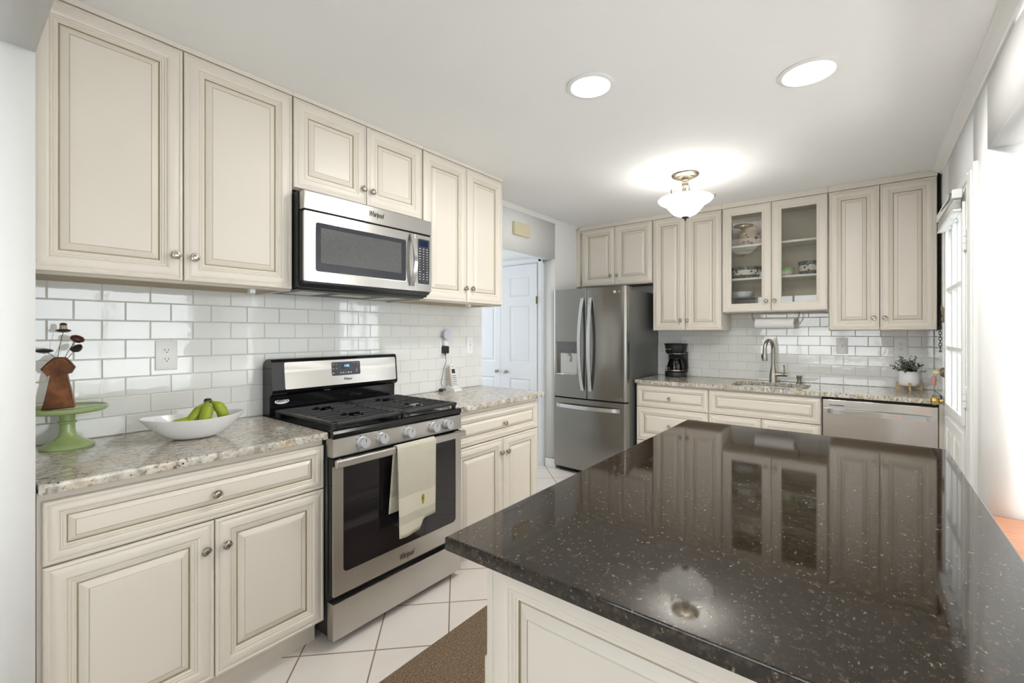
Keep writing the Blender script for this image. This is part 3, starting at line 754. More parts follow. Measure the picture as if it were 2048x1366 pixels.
mb = MB(); mb.box(GL, GR, 4.1705, 4.1905, BT + 0.003, CEIL - 0.0008); put('crown_strip', mb, 'cream', gc)
for (a, b, kx) in ((1.447, 1.8115, 1.7765), (1.8155, 2.185, 1.8375)):
    d = put('glass_door', glass_front(fb, a, b, GB, BT), 'cream', gc, 22)
    mb = MB(); mb.box(a + 0.066, b - 0.066, 4.180, 4.183, GB + 0.066, BT - 0.066); put('glass_pane', mb, 'glass', d)
    knob(d, fb(kx, 1.590, 0.0185), '-y')

# things in the display cabinet
def bowl_prof(r, h, rb, t=0.005):
    out = [(0, 0), (rb, 0), (rb, 0.004)]
    for i in range(1, 9): a = i / 8; out.append((rb + (r - rb) * (a ** 0.6), 0.004 + (h - 0.004) * a))
    inn = [(q - t, z) for q, z in reversed(out[3:])]
    return out + inn + [(rb * 0.6, 0.010), (0, 0.009)]
def straight_dish(r, h, t=0.006): return [(0, 0), (r * 0.93, 0), (r * 0.95, 0.004), (r, h * 0.75), (r * 1.02, h), (r * 1.02 - t, h), (r - t, h * 0.75), (r * 0.93 - t, 0.010), (0, 0.010)]
def ware(name, prof, c, m, label, cat, seg=40, group=None):
    mb = MB(); mb.lathe(prof, c, 'z', seg); o = put(name, mb, m, None, 40); return tag(o, label, cat, group)
ware('patterned_dish', straight_dish(0.120, 0.098), (1.600, 4.362, S1), pattern_bowl('blue_scroll_ware', S1, 0.098, srgb(70, 74, 84), srgb(216, 212, 198)), 'blue banded pottery dish on middle shelf behind the left glass door', 'dish')
ware('patterned_dish', straight_dish(0.092, 0.108), (2.072, 4.365, S1), pattern_bowl('blue_berry_ware', S1, 0.108, srgb(92, 66, 52), srgb(216, 210, 192)), 'larger blue banded pottery dish behind the right glass door', 'dish')
mg = mat('green_white_glaze', srgb(160, 200, 130), 0.25); nt = NT(mg); g_ = nt.n('ShaderNodeNewGeometry'); s_ = nt.n('ShaderNodeSeparateXYZ'); nt.l(g_.outputs['Position'], s_.inputs[0])
r_ = nt.n('ShaderNodeMapRange'); r_.inputs['From Min'].default_value = S1; r_.inputs['From Max'].default_value = S1 + 0.062; nt.l(s_.outputs[2], r_.inputs['Value'])
nt.base(nt.ramp(r_.outputs['Result'], [(0.35, srgb(226, 226, 212)), (0.75, srgb(140, 186, 104))]))
ware('green_bowl', bowl_prof(0.070, 0.062, 0.036), (1.893, 4.310, S1), mg, 'small green bowl fading to white at foot, beside larger dish', 'bowl')
rk = thing('wire_rack', 'dark wire rack holding a dish at the bottom of the left glass door', 'rack', (1.575, 4.36, 1.523))
for x in (1.47, 1.68):
    for y in (4.28, 4.44): mb = MB(); mb.tube([(x, y, 1.5235), (x, y, 1.626)], 0.003, 8); put('leg', mb, 'black', rk)
mb = MB(); mb.box(1.462, 1.690, 4.272, 4.448, 1.626, 1.632, 0.002); put('rack_shelf', mb, 'black', rk)
ware('white_dish', bowl_prof(0.082, 0.055, 0.048), (1.575, 4.355, 1.632), 'ceramic', 'white footed dish on dark rack behind the left glass door', 'dish')
vp = mat('spotted_jar_glaze', srgb(200, 180, 165), 0.3); nt = NT(vp); vo = nt.n('ShaderNodeTexVoronoi'); vo.inputs['Scale'].default_value = 21; nt.l(nt.coords(), vo.inputs['Vector'])
nt.base(nt.mix(nt.ramp(vo.outputs['Distance'], [(0.26, BW(1)), (0.34, BW(0))]), srgb(206, 184, 164), srgb(118, 92, 104)))
ware('spotted_jar', [(0, 0), (0.085, 0), (0.105, 0.02), (0.112, 0.07), (0.100, 0.125), (0.075, 0.150), (0.070, 0.158), (0.064, 0.158), (0.068, 0.148), (0.10, 0.07), (0.08, 0.012), (0, 0.010)], (1.640, 4.372, S2), vp, 'round jar with purple spots on the top shelf of the glass cabinet', 'jar')
ware('cream_jar', [(0, 0), (0.03, 0), (0.034, 0.01), (0.034, 0.045), (0.028, 0.052), (0.024, 0.052), (0.03, 0.04), (0, 0.008)], (1.735, 4.33, S1), 'ceramic', 'tiny white cup right of the dish behind the left glass door', 'cup')

# ================================================================== BASE CABINETS
def base_cab(label, fr, box, fronts, axis, toe=0.062, toe_h=0.105):
    """fronts: list of (name, rect, knob or None, k)"""
    u0, u1, dep = box
    t = thing('base_cabinet', label, 'cabinet', fr((u0 + u1) / 2, 0, 0))
    mb = MB()
    for a0, a1, b0, b1, n0, n1 in ((u0, u1, toe_h, 0.8835, -0.0005, -0.019), (u0, u0 + 0.018, toe_h, 0.8835, -0.019, -dep), (u1 - 0.018, u1, toe_h, 0.8835, -0.019, -dep),
                                   (u0 + 0.018, u1 - 0.018, toe_h, toe_h + 0.018, -0.019, -dep), (u0 + 0.018, u1 - 0.018, toe_h + 0.018, 0.8835, -dep + 0.006, -dep)):
        A, B = fr(a0, b0, n0), fr(a1, b1, n1); mb.box(A[0], B[0], A[1], B[1], A[2], B[2])
    put('carcass', mb, 'cream', t)
    mb = MB(); A, B = fr(u0, 0.0, -toe), fr(u1, toe_h, -toe - 0.018); mb.box(A[0], B[0], A[1], B[1], A[2], B[2]); put('toe_kick', mb, 'cream', t)
    for nm, rect, k, sc in fronts: cab_door(t, nm, fr, rect, k, axis, sc)
    return t
XB = 0.595; fl2 = FL(XB)
base_cab('cream base cabinet left of the range, under the fruit bowl', fl2, (0.174, 1.0165, 0.585),
   [('drawer_front', (0.184, 1.0145, 0.677, 0.8575), (0.610, 0.765), 0.70), ('door', (0.184, 0.606, 0.116, 0.672), (0.5765, 0.578), 1.0), ('door', (0.6095, 1.0145, 0.116, 0.672), (0.6415, 0.577), 1.0)], 'x')
base_cab('cream base cabinet right of the range, under the phone', fl2, (1.7825, 2.6025, 0.585),
   [('drawer_front', (1.788, 2.597, 0.677, 0.8565), (2.223, 0.762), 0.70), ('door', (1.788, 2.2145, 0.116, 0.670), (2.187, 0.582), 1.0), ('door', (2.218, 2.597, 0.116, 0.670), (2.250, 0.579), 1.0)], 'x')
fb2 = FB(3.905)
base_cab('cream three-drawer base unit beside the refrigerator', fb2, (0.790, 1.404, 0.60),
   [('drawer_front', (0.7945, 1.3995, 0.678, 0.864), (1.090, 0.765), 0.70), ('drawer_front', (0.7945, 1.3995, 0.381, 0.672), (1.090, 0.5265), 0.92), ('drawer_front', (0.7945, 1.3995, 0.116, 0.376), (1.090, 0.246), 0.9)], '-y')
base_cab('cream sink base cabinet left of the dishwasher', fb2, (1.4055, 2.1675, 0.60),
   [('false_front', (1.4105, 2.1625, 0.678, 0.864), None, 0.70), ('door', (1.4105, 1.7845, 0.116, 0.671), (1.752, 0.58), 1.0), ('door', (1.7885, 2.1625, 0.116, 0.671), (1.821, 0.58), 1.0)], '-y')
mb = MB(); mb.box(2.7775, 2.8015, 3.888, 4.48, 0.0, 0.8835, 0.001); o = put('end_panel', mb, 'cream'); tag(o, 'narrow cream end panel between the dishwasher and the outside door', 'panel')

# ---- counters
def slab_poly(mb, poly, z0, z1, e=0.004):
    """polygon slab with eased top and bottom edges"""
    n = len(poly)
    def inset(d):
        out = []
        for i in range(n):
            p0, p1, p2 = Vector(poly[i - 1]), Vector(poly[i]), Vector(poly[(i + 1) % n])
            d1, d2 = (p1 - p0).normalized(), (p2 - p1).normalized(); n1, n2 = Vector((-d1.y, d1.x)), Vector((-d2.y, d2.x))
            b = (n1 + n2); b = b / max(b.dot(n1), 0.2) if b.length > 1e-6 else n1
            out.append(p1 + b * d)
        return out
    rs = []
    for d, z in ((e, z0), (e * 0.3, z0 + e * 0.3), (0, z0 + e), (0, z1 - e), (e * 0.3, z1 - e * 0.3), (e, z1)): rs.append([(p.x, p.y, z) for p in inset(d)])
    return mb.rings(rs)
mb = MB(); slab_poly(mb, [(0.0085, 0.1735), (0.6386, 0.1735), (0.6386, 1.0185), (0.0085, 1.0185)], 0.884, 0.914)
o = put('countertop', mb, 'granite', None, 25); tag(o, 'speckled granite counter left of the range, under the fruit bowl', 'countertop')
rc = [(0.6386 - 0.05 * (1 - math.sin(a)), 2.6824 - 0.05 * (1 - math.cos(a))) for a in [math.pi / 2 - i * math.pi / 12 for i in range(7)]]
mb = MB(); slab_poly(mb, [(0.0085, 1.7805), (0.6386, 1.7805)] + rc + [(0.0085, 2.6824)], 0.884, 0.914)
o = put('countertop', mb, 'granite', None, 25); tag(o, 'short speckled granite counter with the phone, right of the range', 'countertop')
# back counter with the sink cut-out
def rrect(x0, x1, y0, y1, r, seg=6):
    pts = []
    for cx, cy, a0 in ((x1 - r, y0 + r, -90), (x1 - r, y1 - r, 0), (x0 + r, y1 - r, 90), (x0 + r, y0 + r, 180)):
        for i in range(seg + 1): a = R(a0 + 90 * i / seg); pts.append((cx + r * math.cos(a), cy + r * math.sin(a)))
    return pts
SKX0, SKX1, SKY0, SKY1 = 1.545, 2.075, 3.945, 4.325
def counter_with_hole():
    mb = MB(); bm = mb.bm
    X0, X1, Y0, Y1 = 0.788, 2.7765, 3.862, 4.4975; X2 = 2.8075
    hole = rrect(SKX0, SKX1, SKY0, SKY1, 0.07, 6)
    # split the top into two U shapes meeting at the middle of the hole
    n = len(hole); cx = (SKX0 + SKX1) / 2
    lo = [p for p in hole if p[1] < (SKY0 + SKY1) / 2]; hi = [p for p in hole if p[1] >= (SKY0 + SKY1) / 2]
    lo.sort(key=lambda p: (0, 0)); ym = (SKY0 + SKY1) / 2
    import functools
    lo = sorted(lo, key=lambda p: math.atan2(p[1] - ym, p[0] - cx)); hi = sorted(hi, key=lambda p: math.atan2(p[1] - ym, p[0] - cx))
    front = [(X0, Y0), (X1, Y0), (X1, ym)] + list(reversed([(SKX0, ym)] + lo + [(SKX1, ym)])) + [(X0, ym)]
    back = [(X0, ym)] + list(reversed(hi + [(SKX0, ym)])) [:0]
    back = [(SKX0, ym)] + list(reversed([(SKX1, ym)] + hi))
    back = [(X0, ym)] + [(SKX0, ym)] + list(reversed(hi)) + [(SKX1, ym), (X1, ym), (X1, 3.9), (X2, 3.955), (X2, Y1), (X0, Y1)]
    back = [(X0, ym)] + [(SKX0, ym)] + list(reversed(hi)) + [(SKX1, ym), (X1, ym), (X2, ym), (X2, Y1), (X0, Y1)]
    for poly in (front, back):
        top = mb.verts([(x, y, 0.914) for x, y in poly]); mb.face(top)
        bot = mb.verts([(x, y, 0.884) for x, y in poly]); mb.face(list(reversed(bot)))
    def wall(a, b):
        v = mb.verts([(a[0], a[1], 0.884), (b[0], b[1], 0.884), (b[0], b[1], 0.914), (a[0], a[1], 0.914)]); mb.face(v)
    # rounded hole walls and outer edges
    for i in range(n): wall(hole[(i + 1) % n], hole[i])
    for a, b in (((X0, Y0), (X1, Y0)), ((X1, Y0), (X1, ym)), ((X2, ym), (X2, Y1)), ((X2, Y1), (X0, Y1)), ((X0, Y1), (X0, Y0)), ((X1, ym), (X2, ym))): wall(a, b)
    bmesh.ops.remove_doubles(bm, verts=bm.verts, dist=1e-5)
    return mb
o = put('countertop', counter_with_hole(), 'granite', None, 25); tag(o, 'long speckled granite counter with the sink, along the back wall', 'countertop')
# sink
sk = thing('sink', 'undermount steel sink set in the back counter below the faucet', 'sink', (1.81, 4.135, 0.70))
mb = MB(); rs = []
for ins, z in ((-0.016, 0.8835), (-0.016, 0.8800), (0.0, 0.8800), (0.004, 0.86), (0.008, 0.74), (0.03, 0.712), (0.06, 0.706)):
    r = max(0.07 - max(ins, 0), 0.02); rs.append([(x, y, z) for x, y in rrect(SKX0 + ins, SKX1 - ins, SKY0 + ins, SKY1 - ins, r, 6)])
mb.rings(rs, cap0=False); put('basin', mb, 'basin_steel', sk, 40, recalc=False)
mb = MB(); mb.lathe([(0, 0), (0.045, 0), (0.042, 0.003), (0.02, 0.001), (0, 0.001)], (1.81, 4.15, 0.7062), 'z', 24); put('drain', mb, 'chrome', sk)

# ---- faucet
fa = thing('faucet', 'brushed nickel pull-down faucet behind the sink', 'faucet', (1.795, 4.393, 0.914))
fx, fy = 1.795, 4.393
mb = MB(); mb.lathe([(0, 0), (0.031, 0), (0.031, 0.006), (0.029, 0.01), (0.0285, 0.06), (0.024, 0.095), (0.0175, 0.125), (0.0165, 0.14), (0, 0.14)], (fx, fy, 0.914), 'z', 28); put('body', mb, 'nickel', fa, 40)
dirx, diry = -0.36, -0.93
pts = [(fx, fy, 1.045), (fx, fy, 1.19)]
for i in range(1, 13):
    a = math.pi * i / 12; rr = 0.062; d = rr * (1 - math.cos(a)); pts.append((fx + dirx * d, fy + diry * d, 1.19 + rr * 1.25 * math.sin(a)))
mb = MB(); mb.tube(pts, 0.0148, 16); put('spout', mb, 'nickel', fa, 40)
ex, ey = fx + dirx * 0.124, fy + diry * 0.124
mb = MB(); mb.lathe([(0, 0), (0.0205, 0.0), (0.0215, 0.004), (0.0185, 0.045), (0.0152, 0.075), (0.0150, 0.095), (0, 0.095)], (ex, ey, 1.098), 'z', 24); sh = put('spray_head', mb, 'nickel', fa, 40)
mb = MB(); mb.box(ex - 0.024, ex - 0.016, ey - 0.012, ey - 0.004, 1.118, 1.150, 0.003); put('spray_button', mb, 'black', sh)
mb = MB(); mb.lathe([(0, 0), (0.0165, 0), (0.0165, 0.062), (0.0155, 0.064), (0.0155, 0.070), (0.0165, 0.072), (0.0165, 0.097), (0, 0.099)], (fx + 0.006, fy - 0.005, 0.981), 'x', 24); put('valve', mb, 'nickel', fa, 40)
mb = MB(); mb.tube([(fx + 0.083, fy - 0.005, 0.985), (fx + 0.084, fy - 0.006, 1.03), (fx + 0.081, fy - 0.008, 1.062)], [0.0065, 0.006, 0.0075], 12); put('lever', mb, 'nickel', fa, 40)
sd = thing('soap_dispenser', 'short nickel soap dispenser right of the faucet', 'soap dispenser', (1.982, 4.397, 0.914))
mb = MB(); mb.lathe([(0, 0), (0.024, 0), (0.024, 0.004), (0.015, 0.008), (0.0145, 0.03), (0.018, 0.034), (0.018, 0.044), (0, 0.044)], (1.982, 4.397, 0.914), 'z', 24); put('base', mb, 'nickel_dark', sd, 40)
mb = MB(); mb.lathe([(0, 0), (0.0165, 0), (0.0205, 0.014), (0.0195, 0.02), (0, 0.022)], (1.982, 4.397, 0.958), 'z', 24); mb.tube([(1.98, 4.39, 0.970), (1.975, 4.372, 0.971), (1.972, 4.357, 0.966)], 0.005, 10); put('pump_head', mb, 'nickel_dark', sd, 40)

# ================================================================== APPLIANCES
# ---- range
RY0, RY1 = 1.0225, 1.7775
rg = thing('range', 'stainless gas range with black cooktop under the microwave', 'range', (0.34, 1.40, 0))
mb = MB(); mb.box(0.012, 0.615, RY0 + 0.002, RY1 - 0.002, 0.045, 0.885); mb.box(0.56, 0.628, RY0 + 0.004, RY1 - 0.004, 0.05, 0.885); put('body', mb, 'black', rg)
for yy in (RY0 + 0.05, RY1 - 0.05):
    for xx in (0.08, 0.57):
        mb = MB(); mb.lathe([(0, 0), (0.018, 0), (0.018, 0.012), (0.011, 0.016), (0.011, 0.046), (0, 0.046)], (xx, yy, 0.0), 'z', 16); put('foot', mb, 'black', rg)
# cooktop with a rolled black front lip
mb = MB(); mb.prism([(0.105, 0.886), (0.640, 0.886), (0.664, 0.889), (0.672, 0.895), (0.6745, 0.908), (0.668, 0.919), (0.655, 0.9225), (0.640, 0.9185), (0.625, 0.9165), (0.12, 0.9165), (0.105, 0.9165)], 'y', RY0, RY1)
put('cooktop', mb, 'black_gloss', rg, 40)
for bx_, by_ in ((0.25, 1.20), (0.50, 1.20), (0.25, 1.60), (0.50, 1.60), (0.375, 1.40)):
    mb = MB(); mb.lathe([(0, 0), (0.052, 0), (0.050, 0.006), (0.036, 0.010), (0.036, 0.016), (0.032, 0.019), (0, 0.020)], (bx_, by_, 0.9160), 'z', 24); put('burner', mb, 'black_iron', rg)
# two cast grates
def grate(y0, y1):
    mb = MB(); x0, x1, zt, th = 0.125, 0.648, 0.952, 0.014; w = 0.015
    mb.box(x0, x1, y0, y0 + 0.030, zt - th, zt - 0.001, 0.004); mb.box(x0, x1, y1 - 0.022, y1, zt - th, zt - 0.001, 0.004)
    mb.box(x0, x0 + 0.02, y0, y1, zt - th, zt - 0.001, 0.004); mb.box(x1 - 0.028, x1, y0, y1, zt - th - 0.004, zt - 0.001, 0.005)
    ym = (y0 + y1) / 2
    for i in range(9):
        x = x0 + 0.055 + i * (x1 - x0 - 0.11) / 8
        for cxb in (0.25, 0.50):
            pass
        near = min(abs(x - 0.25), abs(x - 0.50))
        gp = 0.050 if near < 0.02 else (0.036 if near < 0.055 else 0.0)
        if gp > 0:
            mb.box(x - 0.0052, x + 0.0052, y0 + 0.02, ym - gp, zt - 0.012, zt, 0.004); mb.box(x - 0.0052, x + 0.0052, ym + gp, y1 - 0.015, zt - 0.012, zt, 0.004)
        else: mb.box(x - 0.0052, x + 0.0052, y0 + 0.02, y1 - 0.015, zt - 0.012, zt, 0.003)
    for x in (0.25, 0.50):
        mb.box(x - 0.080, x - 0.028, ym - 0.006, ym + 0.006, zt - 0.012, zt, 0.003); mb.box(x + 0.028, x + 0.080, ym - 0.006, ym + 0.006, zt - 0.012, zt, 0.003)
    mb.box(0.33, 0.42, ym - 0.006, ym + 0.006, zt - 0.012, zt, 0.003)
    for x in (x0 + 0.012, x1 - 0.014):
        for y in (y0 + 0.012, y1 - 0.012): mb.box(x - 0.008, x + 0.008, y - 0.008, y + 0.008, 0.9155, zt - th + 0.003)
    return mb
g1 = put('grate', grate(RY0 + 0.008, 1.3985), 'black_iron', rg); g2 = put('grate', grate(1.4015, RY1 - 0.008), 'black_iron', rg)
# front control strip with knobs
mb = MB(); mb.prism([(0.615, 0.808), (0.668, 0.808), (0.671, 0.812), (0.6695, 0.884), (0.664, 0.888), (0.615, 0.888)], 'y', RY0, RY1); cs = put('control_strip', mb, 'steel_y', rg, 40)
for ky, kz in ((1.1623, 0.849), (1.2616, 0.849), (1.4175, 0.8485), (1.578, 0.847), (1.672, 0.847)):
    mb = MB(); mb.lathe([(0, 0), (0.0265, 0), (0.0265, 0.004), (0.024, 0.006), (0.0235, 0.026), (0.0215, 0.0295), (0, 0.030)], (0.6700, ky, kz), 'x', 28); kb = put('burner_knob', mb, 'knob_silver', rg, 40)
    mb = MB(); mb.box(0.6999, 0.7006, ky - 0.0014, ky + 0.0014, kz + 0.004, kz + 0.019); put('pointer', mb, 'dark_print', kb)
    mb = MB()
    for dy, dz in ((-0.030, 0.018), (-0.012, 0.031)): mb.box(0.6700, 0.6712, ky + dy - 0.002, ky + dy + 0.002, kz + dz - 0.002, kz + dz + 0.002)
    put('knob_mark', mb, 'dark_print', cs)
mb = MB(); mb.box(0.622, 0.655, RY0 + 0.004, RY1 - 0.004, 0.786, 0.807); put('vent_gap', mb, 'dark_gap', rg)
# oven door
mb = MB(); mb.box(0.620, 0.664, RY0 + 0.002, RY1 - 0.002, 0.222, 0.800, 0.004); dr = put('oven_door', mb, 'black_gloss', rg, 30)
def frame_plate(x0, x1, y0, y1, z0, z1, wy0, wy1, wz0, wz1, r):
    """steel sheet with a rounded window"""
    mb = MB(); n = 6; o_ = rrect(y0, y1, z0, z1, 0.006, n); i_ = rrect(wy0, wy1, wz0, wz1, r, n)
    mb.rings([[(x0, p, q) for p, q in i_], [(x0, p, q) for p, q in o_], [(x1 - 0.001, p, q) for p, q in o_],
              [(x1, p * 0.999 + 0.001 * (y0 + y1) / 2, q * 0.999 + 0.001 * (z0 + z1) / 2) for p, q in o_], [(x1, p, q) for p, q in i_], [(x0, p, q) for p, q in i_]], cap0=False, cap1=False)
    return mb
put('steel_frame', frame_plate(0.6645, 0.6705, RY0, RY1, 0.224, 0.772, 1.0695, 1.7365, 0.313, 0.780, 0.022), 'steel_y', dr, 30)
mb = MB(); mb.box(0.6642, 0.6680, 1.0695, 1.7365, 0.313, 0.772); put('oven_window', mb, 'oven_glass', dr)
mb = MB(); mb.box(0.6642, 0.6706, RY0, RY1, 0.7725, 0.800, 0.002); put('door_top_strip', mb, 'black_gloss', dr)
mb = MB(); mb.box(0.712, 0.730, 1.004, 1.757, 0.778, 0.8095, 0.004); hb = put('handle', mb, 'steel_y', dr, 30)
for yy in (1.045, 1.735): mb = MB(); mb.box(0.668, 0.7122, yy - 0.012, yy + 0.012, 0.784, 0.802, 0.003); put('handle_post', mb, 'steel_y', hb)
text('brand_name', 'Whirlpool', 0.040, (0.6706, 1.405, 0.2600), (0, 1, 0), (0, 0, 1), 'dark_print', dr, 0.0004, 0.35, 0.0003, squeeze=0.52)
# storage drawer
mb = MB(); mb.box(0.622, 0.6705, RY0, RY1, 0.0395, 0.194, 0.004); put('storage_drawer', mb, 'steel_y', rg, 30)
# backguard: black sides and lower wall, leaning steel face with clock panel
mb = MB(); mb.prism([(0.012, 0.8855), (0.086, 0.8855), (0.090, 1.015), (0.104, 1.020), (0.117, 1.030), (0.120, 1.045), (0.106, 1.185), (0.098, 1.199), (0.080, 1.202), (0.045, 1.196), (0.020, 1.180), (0.012, 1.16)], 'y', RY0 + 0.001, RY1 - 0.001)
bg = put('backguard', mb, 'black_gloss', rg, 40)
nrm = Vector((0.140, 0, 0.014)).normalized(); upv = Vector((-0.014, 0, 0.140)).normalized(); org0 = Vector((0.1200, 0, 1.045))
def BGF(u, v, n): p = org0 + upv * (v - 1.045) + nrm * n; return (p.x, u, p.z)
mb = MB(); pl = rrect(1.085, 1.765, 1.046, 1.183, 0.009, 5); mb.rings([[BGF(u, v, -0.003) for u, v in pl], [BGF(u, v, 0.002) for u, v in pl]]); fp = put('backguard_face', mb, 'steel_y', bg, 30)
mb = MB(); pl = rrect(1.340, 1.516, 1.0955, 1.1705, 0.009, 5); mb.rings([[BGF(u, v, 0.001) for u, v in pl], [BGF(u, v, 0.0036) for u, v in pl]]); cp = put('clock_panel', mb, 'panel_grey', fp, 30)
mb = MB(); pl = rrect(1.398, 1.458, 1.131, 1.163, 0.001, 2); mb.rings([[BGF(u, v, 0.003) for u, v in pl], [BGF(u, v, 0.0042) for u, v in pl]]); put('clock_screen', mb, 'clock_screen', cp)
text('clock_digits', '1:36', 0.018, BGF(1.430, 1.148, 0.0043), (0, 1, 0), upv, 'clock_digits', cp, 0.0002, 0, 0.0002)
mb = MB()
for u, v, w, h in [(1.350, 1.158, .006, .003), (1.368, 1.158, .008, .002), (1.349, 1.134, .012, .002), (1.369, 1.135, .005, .004), (1.348, 1.110, .012, .004), (1.393, 1.110, .008, .005), (1.409, 1.110, .008, .005), (1.424, 1.110, .006, .003),
                   (1.440, 1.110, .011, .005), (1.456, 1.110, .008, .005), (1.478, 1.162, .010, .002), (1.499, 1.162, .010, .002), (1.501, 1.152, .004, .004), (1.492, 1.128, .004, .004), (1.492, 1.120, .014, .003), (1.492, 1.110, .008, .002)]:
    pl = [(u - w / 2, v - h / 2), (u + w / 2, v - h / 2), (u + w / 2, v + h / 2), (u - w / 2, v + h / 2)]; mb.rings([[BGF(a, b, 0.0030) for a, b in pl], [BGF(a, b, 0.0040) for a, b in pl]])
put('button_marks', mb, 'white_print', cp)
text('brand_name', 'Whirlpool', 0.020, BGF(1.434, 1.0745, 0.0021), (0, 1, 0), upv, 'dark_print', fp, 0.0003, 0.4, 0.0002, squeeze=0.62)
mb = MB(); mb.lathe([(0, 0), (0.036, 0), (0.036, 0.0008), (0, 0.0008)], (0.0885, 1.0835, 0.985), 'x', 32, sx=1.0, sy=0.36); st = put('oval_sticker', mb, 'white_plastic', bg); st['label'] = 'white oval sticker'
text('sticker_text', 'AMERICA', 0.0145, (0.0895, 1.0835, 0.9865), (0, 1, 0), (0, 0, 1), 'dark_print', st, 0.0002, 0, 0.0004)
mb = MB(); mb.box(0.0890, 0.0905, 1.30, 1.334, 1.022, 1.027); mb.box(0.1085, 0.1095, 1.30, 1.334, 1.021, 1.025); put('vent_slot', mb, 'fridge_side', bg)

# ---- dish towel over the oven handle
def towel():
    """one folded sheet: short back fall, over the bar, long front fall"""
    mb = MB(); ys = [1.300 + (1.5325 - 1.300) * i / 22 for i in range(23)]
    prof = []
    for i in range(10): prof.append(('b', i / 9))
    for i in range(7): prof.append(('t', i / 6))
    for i in range(22): prof.append(('f', i / 21))
    grid = []
    for j, y in enumerate(ys):
        row = []; s = j / 22
        hem = 0.395 if s < 0.58 else 0.440
        hem = 0.393 + 0.050 / (1 + math.exp(-(s - 0.60) * 45)); hemb = 0.500
        wav = 0.004 * math.sin(s * 9.5 + 0.6)
        for k, a in prof:
            if k == 'b': z = hemb + (0.800 - hemb) * a; x = 0.7075 - 0.010 * (1 - a); yy = y - 0.018 * (1 - a)
            elif k == 't': th = math.pi - math.pi * a; x = 0.7210 + 0.0145 * math.cos(th); z = 0.8000 + 0.0145 * math.sin(th); yy = y
            else: z = 0.800 - (0.800 - hem) * a; x = 0.7360 + (0.006 + wav * 1.5) * a + 0.006 * math.sin(s * 6.0) * a * a; yy = y + 0.008 * a * (0.5 - s)
            row.append((x, yy, z))
        grid.append(row)
    V = [mb.verts(r) for r in grid]
    for i in range(len(V) - 1):
        for j in range(len(V[0]) - 1): mb.face([V[i][j], V[i + 1][j], V[i + 1][j + 1], V[i][j + 1]])
    return mb
tw = put('dish_towel', towel(), 'towel', None, 80)
so = tw.modifiers.new('thickness', 'SOLIDIFY'); so.thickness = 0.0026; so.offset = 1.0
tag(tw, 'cream waffle-weave dish towel hanging over the oven handle', 'towel')

# ---- microwave
MY0, MY1 = 1.017, 1.770
mw = thing('microwave', 'stainless over-the-range microwave between the wall cabinets', 'microwave', (0.22, 1.393, 1.54))
mb = MB(); mb.box(0.012, 0.392, 1.0115, 1.7755, 1.540, 1.974); put('case', mb, 'black', mw)
mb = MB(); mb.prism([(0.03, 1.532), (0.365, 1.532), (0.428, 1.558), (0.428, 1.566), (0.03, 1.566)], 'y', MY0 + 0.004, MY1 - 0.004); put('base_tray', mb, 'black', mw)
for a, b in ((1.07, 1.22), (1.56, 1.71)): mb = MB(); mb.box(0.10, 0.30, a, b, 1.5295, 1.5325, 0.001); put('grease_filter', mb, 'nickel', mw)
mb = MB(); mb.box(0.16, 0.26, 1.30, 1.49, 1.5298, 1.5325, 0.001); put('light_cover', mb, 'ivory_plastic', mw)
mb = MB(); mb.box(0.392, 0.440, MY0, MY1, 1.892, 1.974, 0.003); tp = put('vent_grille', mb, 'steel_y', mw, 30)
text('brand_name', 'Whirlpool', 0.040, (0.4402, 1.396, 1.937), (0, 1, 0), (0, 0, 1), 'dark_print', tp, 0.0008, 0.35, 0.0001, squeeze=0.52)
mb = MB(); mb.box(0.392, 0.432, MY0 + 0.002, MY1 - 0.002, 1.884, 1.892); put('vent_gap', mb, 'dark_gap', mw)
mb = MB(); mb.box(0.392, 0.428, MY0, 1.6455, 1.566, 1.884, 0.003); md = put('microwave_door', mb, 'black', mw, 30)
put('door_skin', frame_plate(0.4285, 0.440, MY0, 1.6455, 1.566, 1.884, 1.0665, 1.5895, 1.610, 1.843, 0.014), 'steel_y', md, 30)
mb = MB(); pl = rrect(1.0655, 1.5905, 1.609, 1.844, 0.015, 6); pi = rrect(1.071, 1.585, 1.6145, 1.8385, 0.011, 6)
mb.rings([[(0.436, p, q) for p, q in pl], [(0.4412, p, q) for p, q in pl], [(0.4412, p, q) for p, q in pi], [(0.436, p, q) for p, q in pi]], cap0=False, cap1=False); put('window_trim', mb, 'chrome', md, 40)
mb = MB(); mb.box(0.4287, 0.4380, 1.0665, 1.5895, 1.611, 1.842); dg_ = put('window_glass', mb, 'mw_glass', md)
mb = MB(); mb.box(0.4375, 0.4384, 1.0975, 1.5565, 1.655, 1.817); put('window_screen', mb, 'mw_mesh', dg_)
mb = MB(); hp = []; 
for i in range(17):
    a = i / 16; z = 1.590 + (1.876 - 1.590) * a; b = math.sin(math.pi * a); hp.append((0.444 + 0.034 * b, 1.6235, z))
mb.ribbon(hp, (0, 1, 0), 0.0125, (1, 0, 0), 0.004); put('handle', mb, 'chrome', md, 50)
mb = MB(); mb.box(0.392, 0.4395, 1.6475, MY1, 1.566, 1.884, 0.003); pnl = put('control_panel', mb, 'steel_y', mw, 30)
mb = MB(); pl = rrect(1.668, 1.7525, 1.608, 1.8615, 0.008, 5); mb.rings([[(0.438, p, q) for p, q in pl], [(0.4408, p, q) for p, q in pl]]); kp = put('keypad', mb, 'panel_grey', pnl, 30)
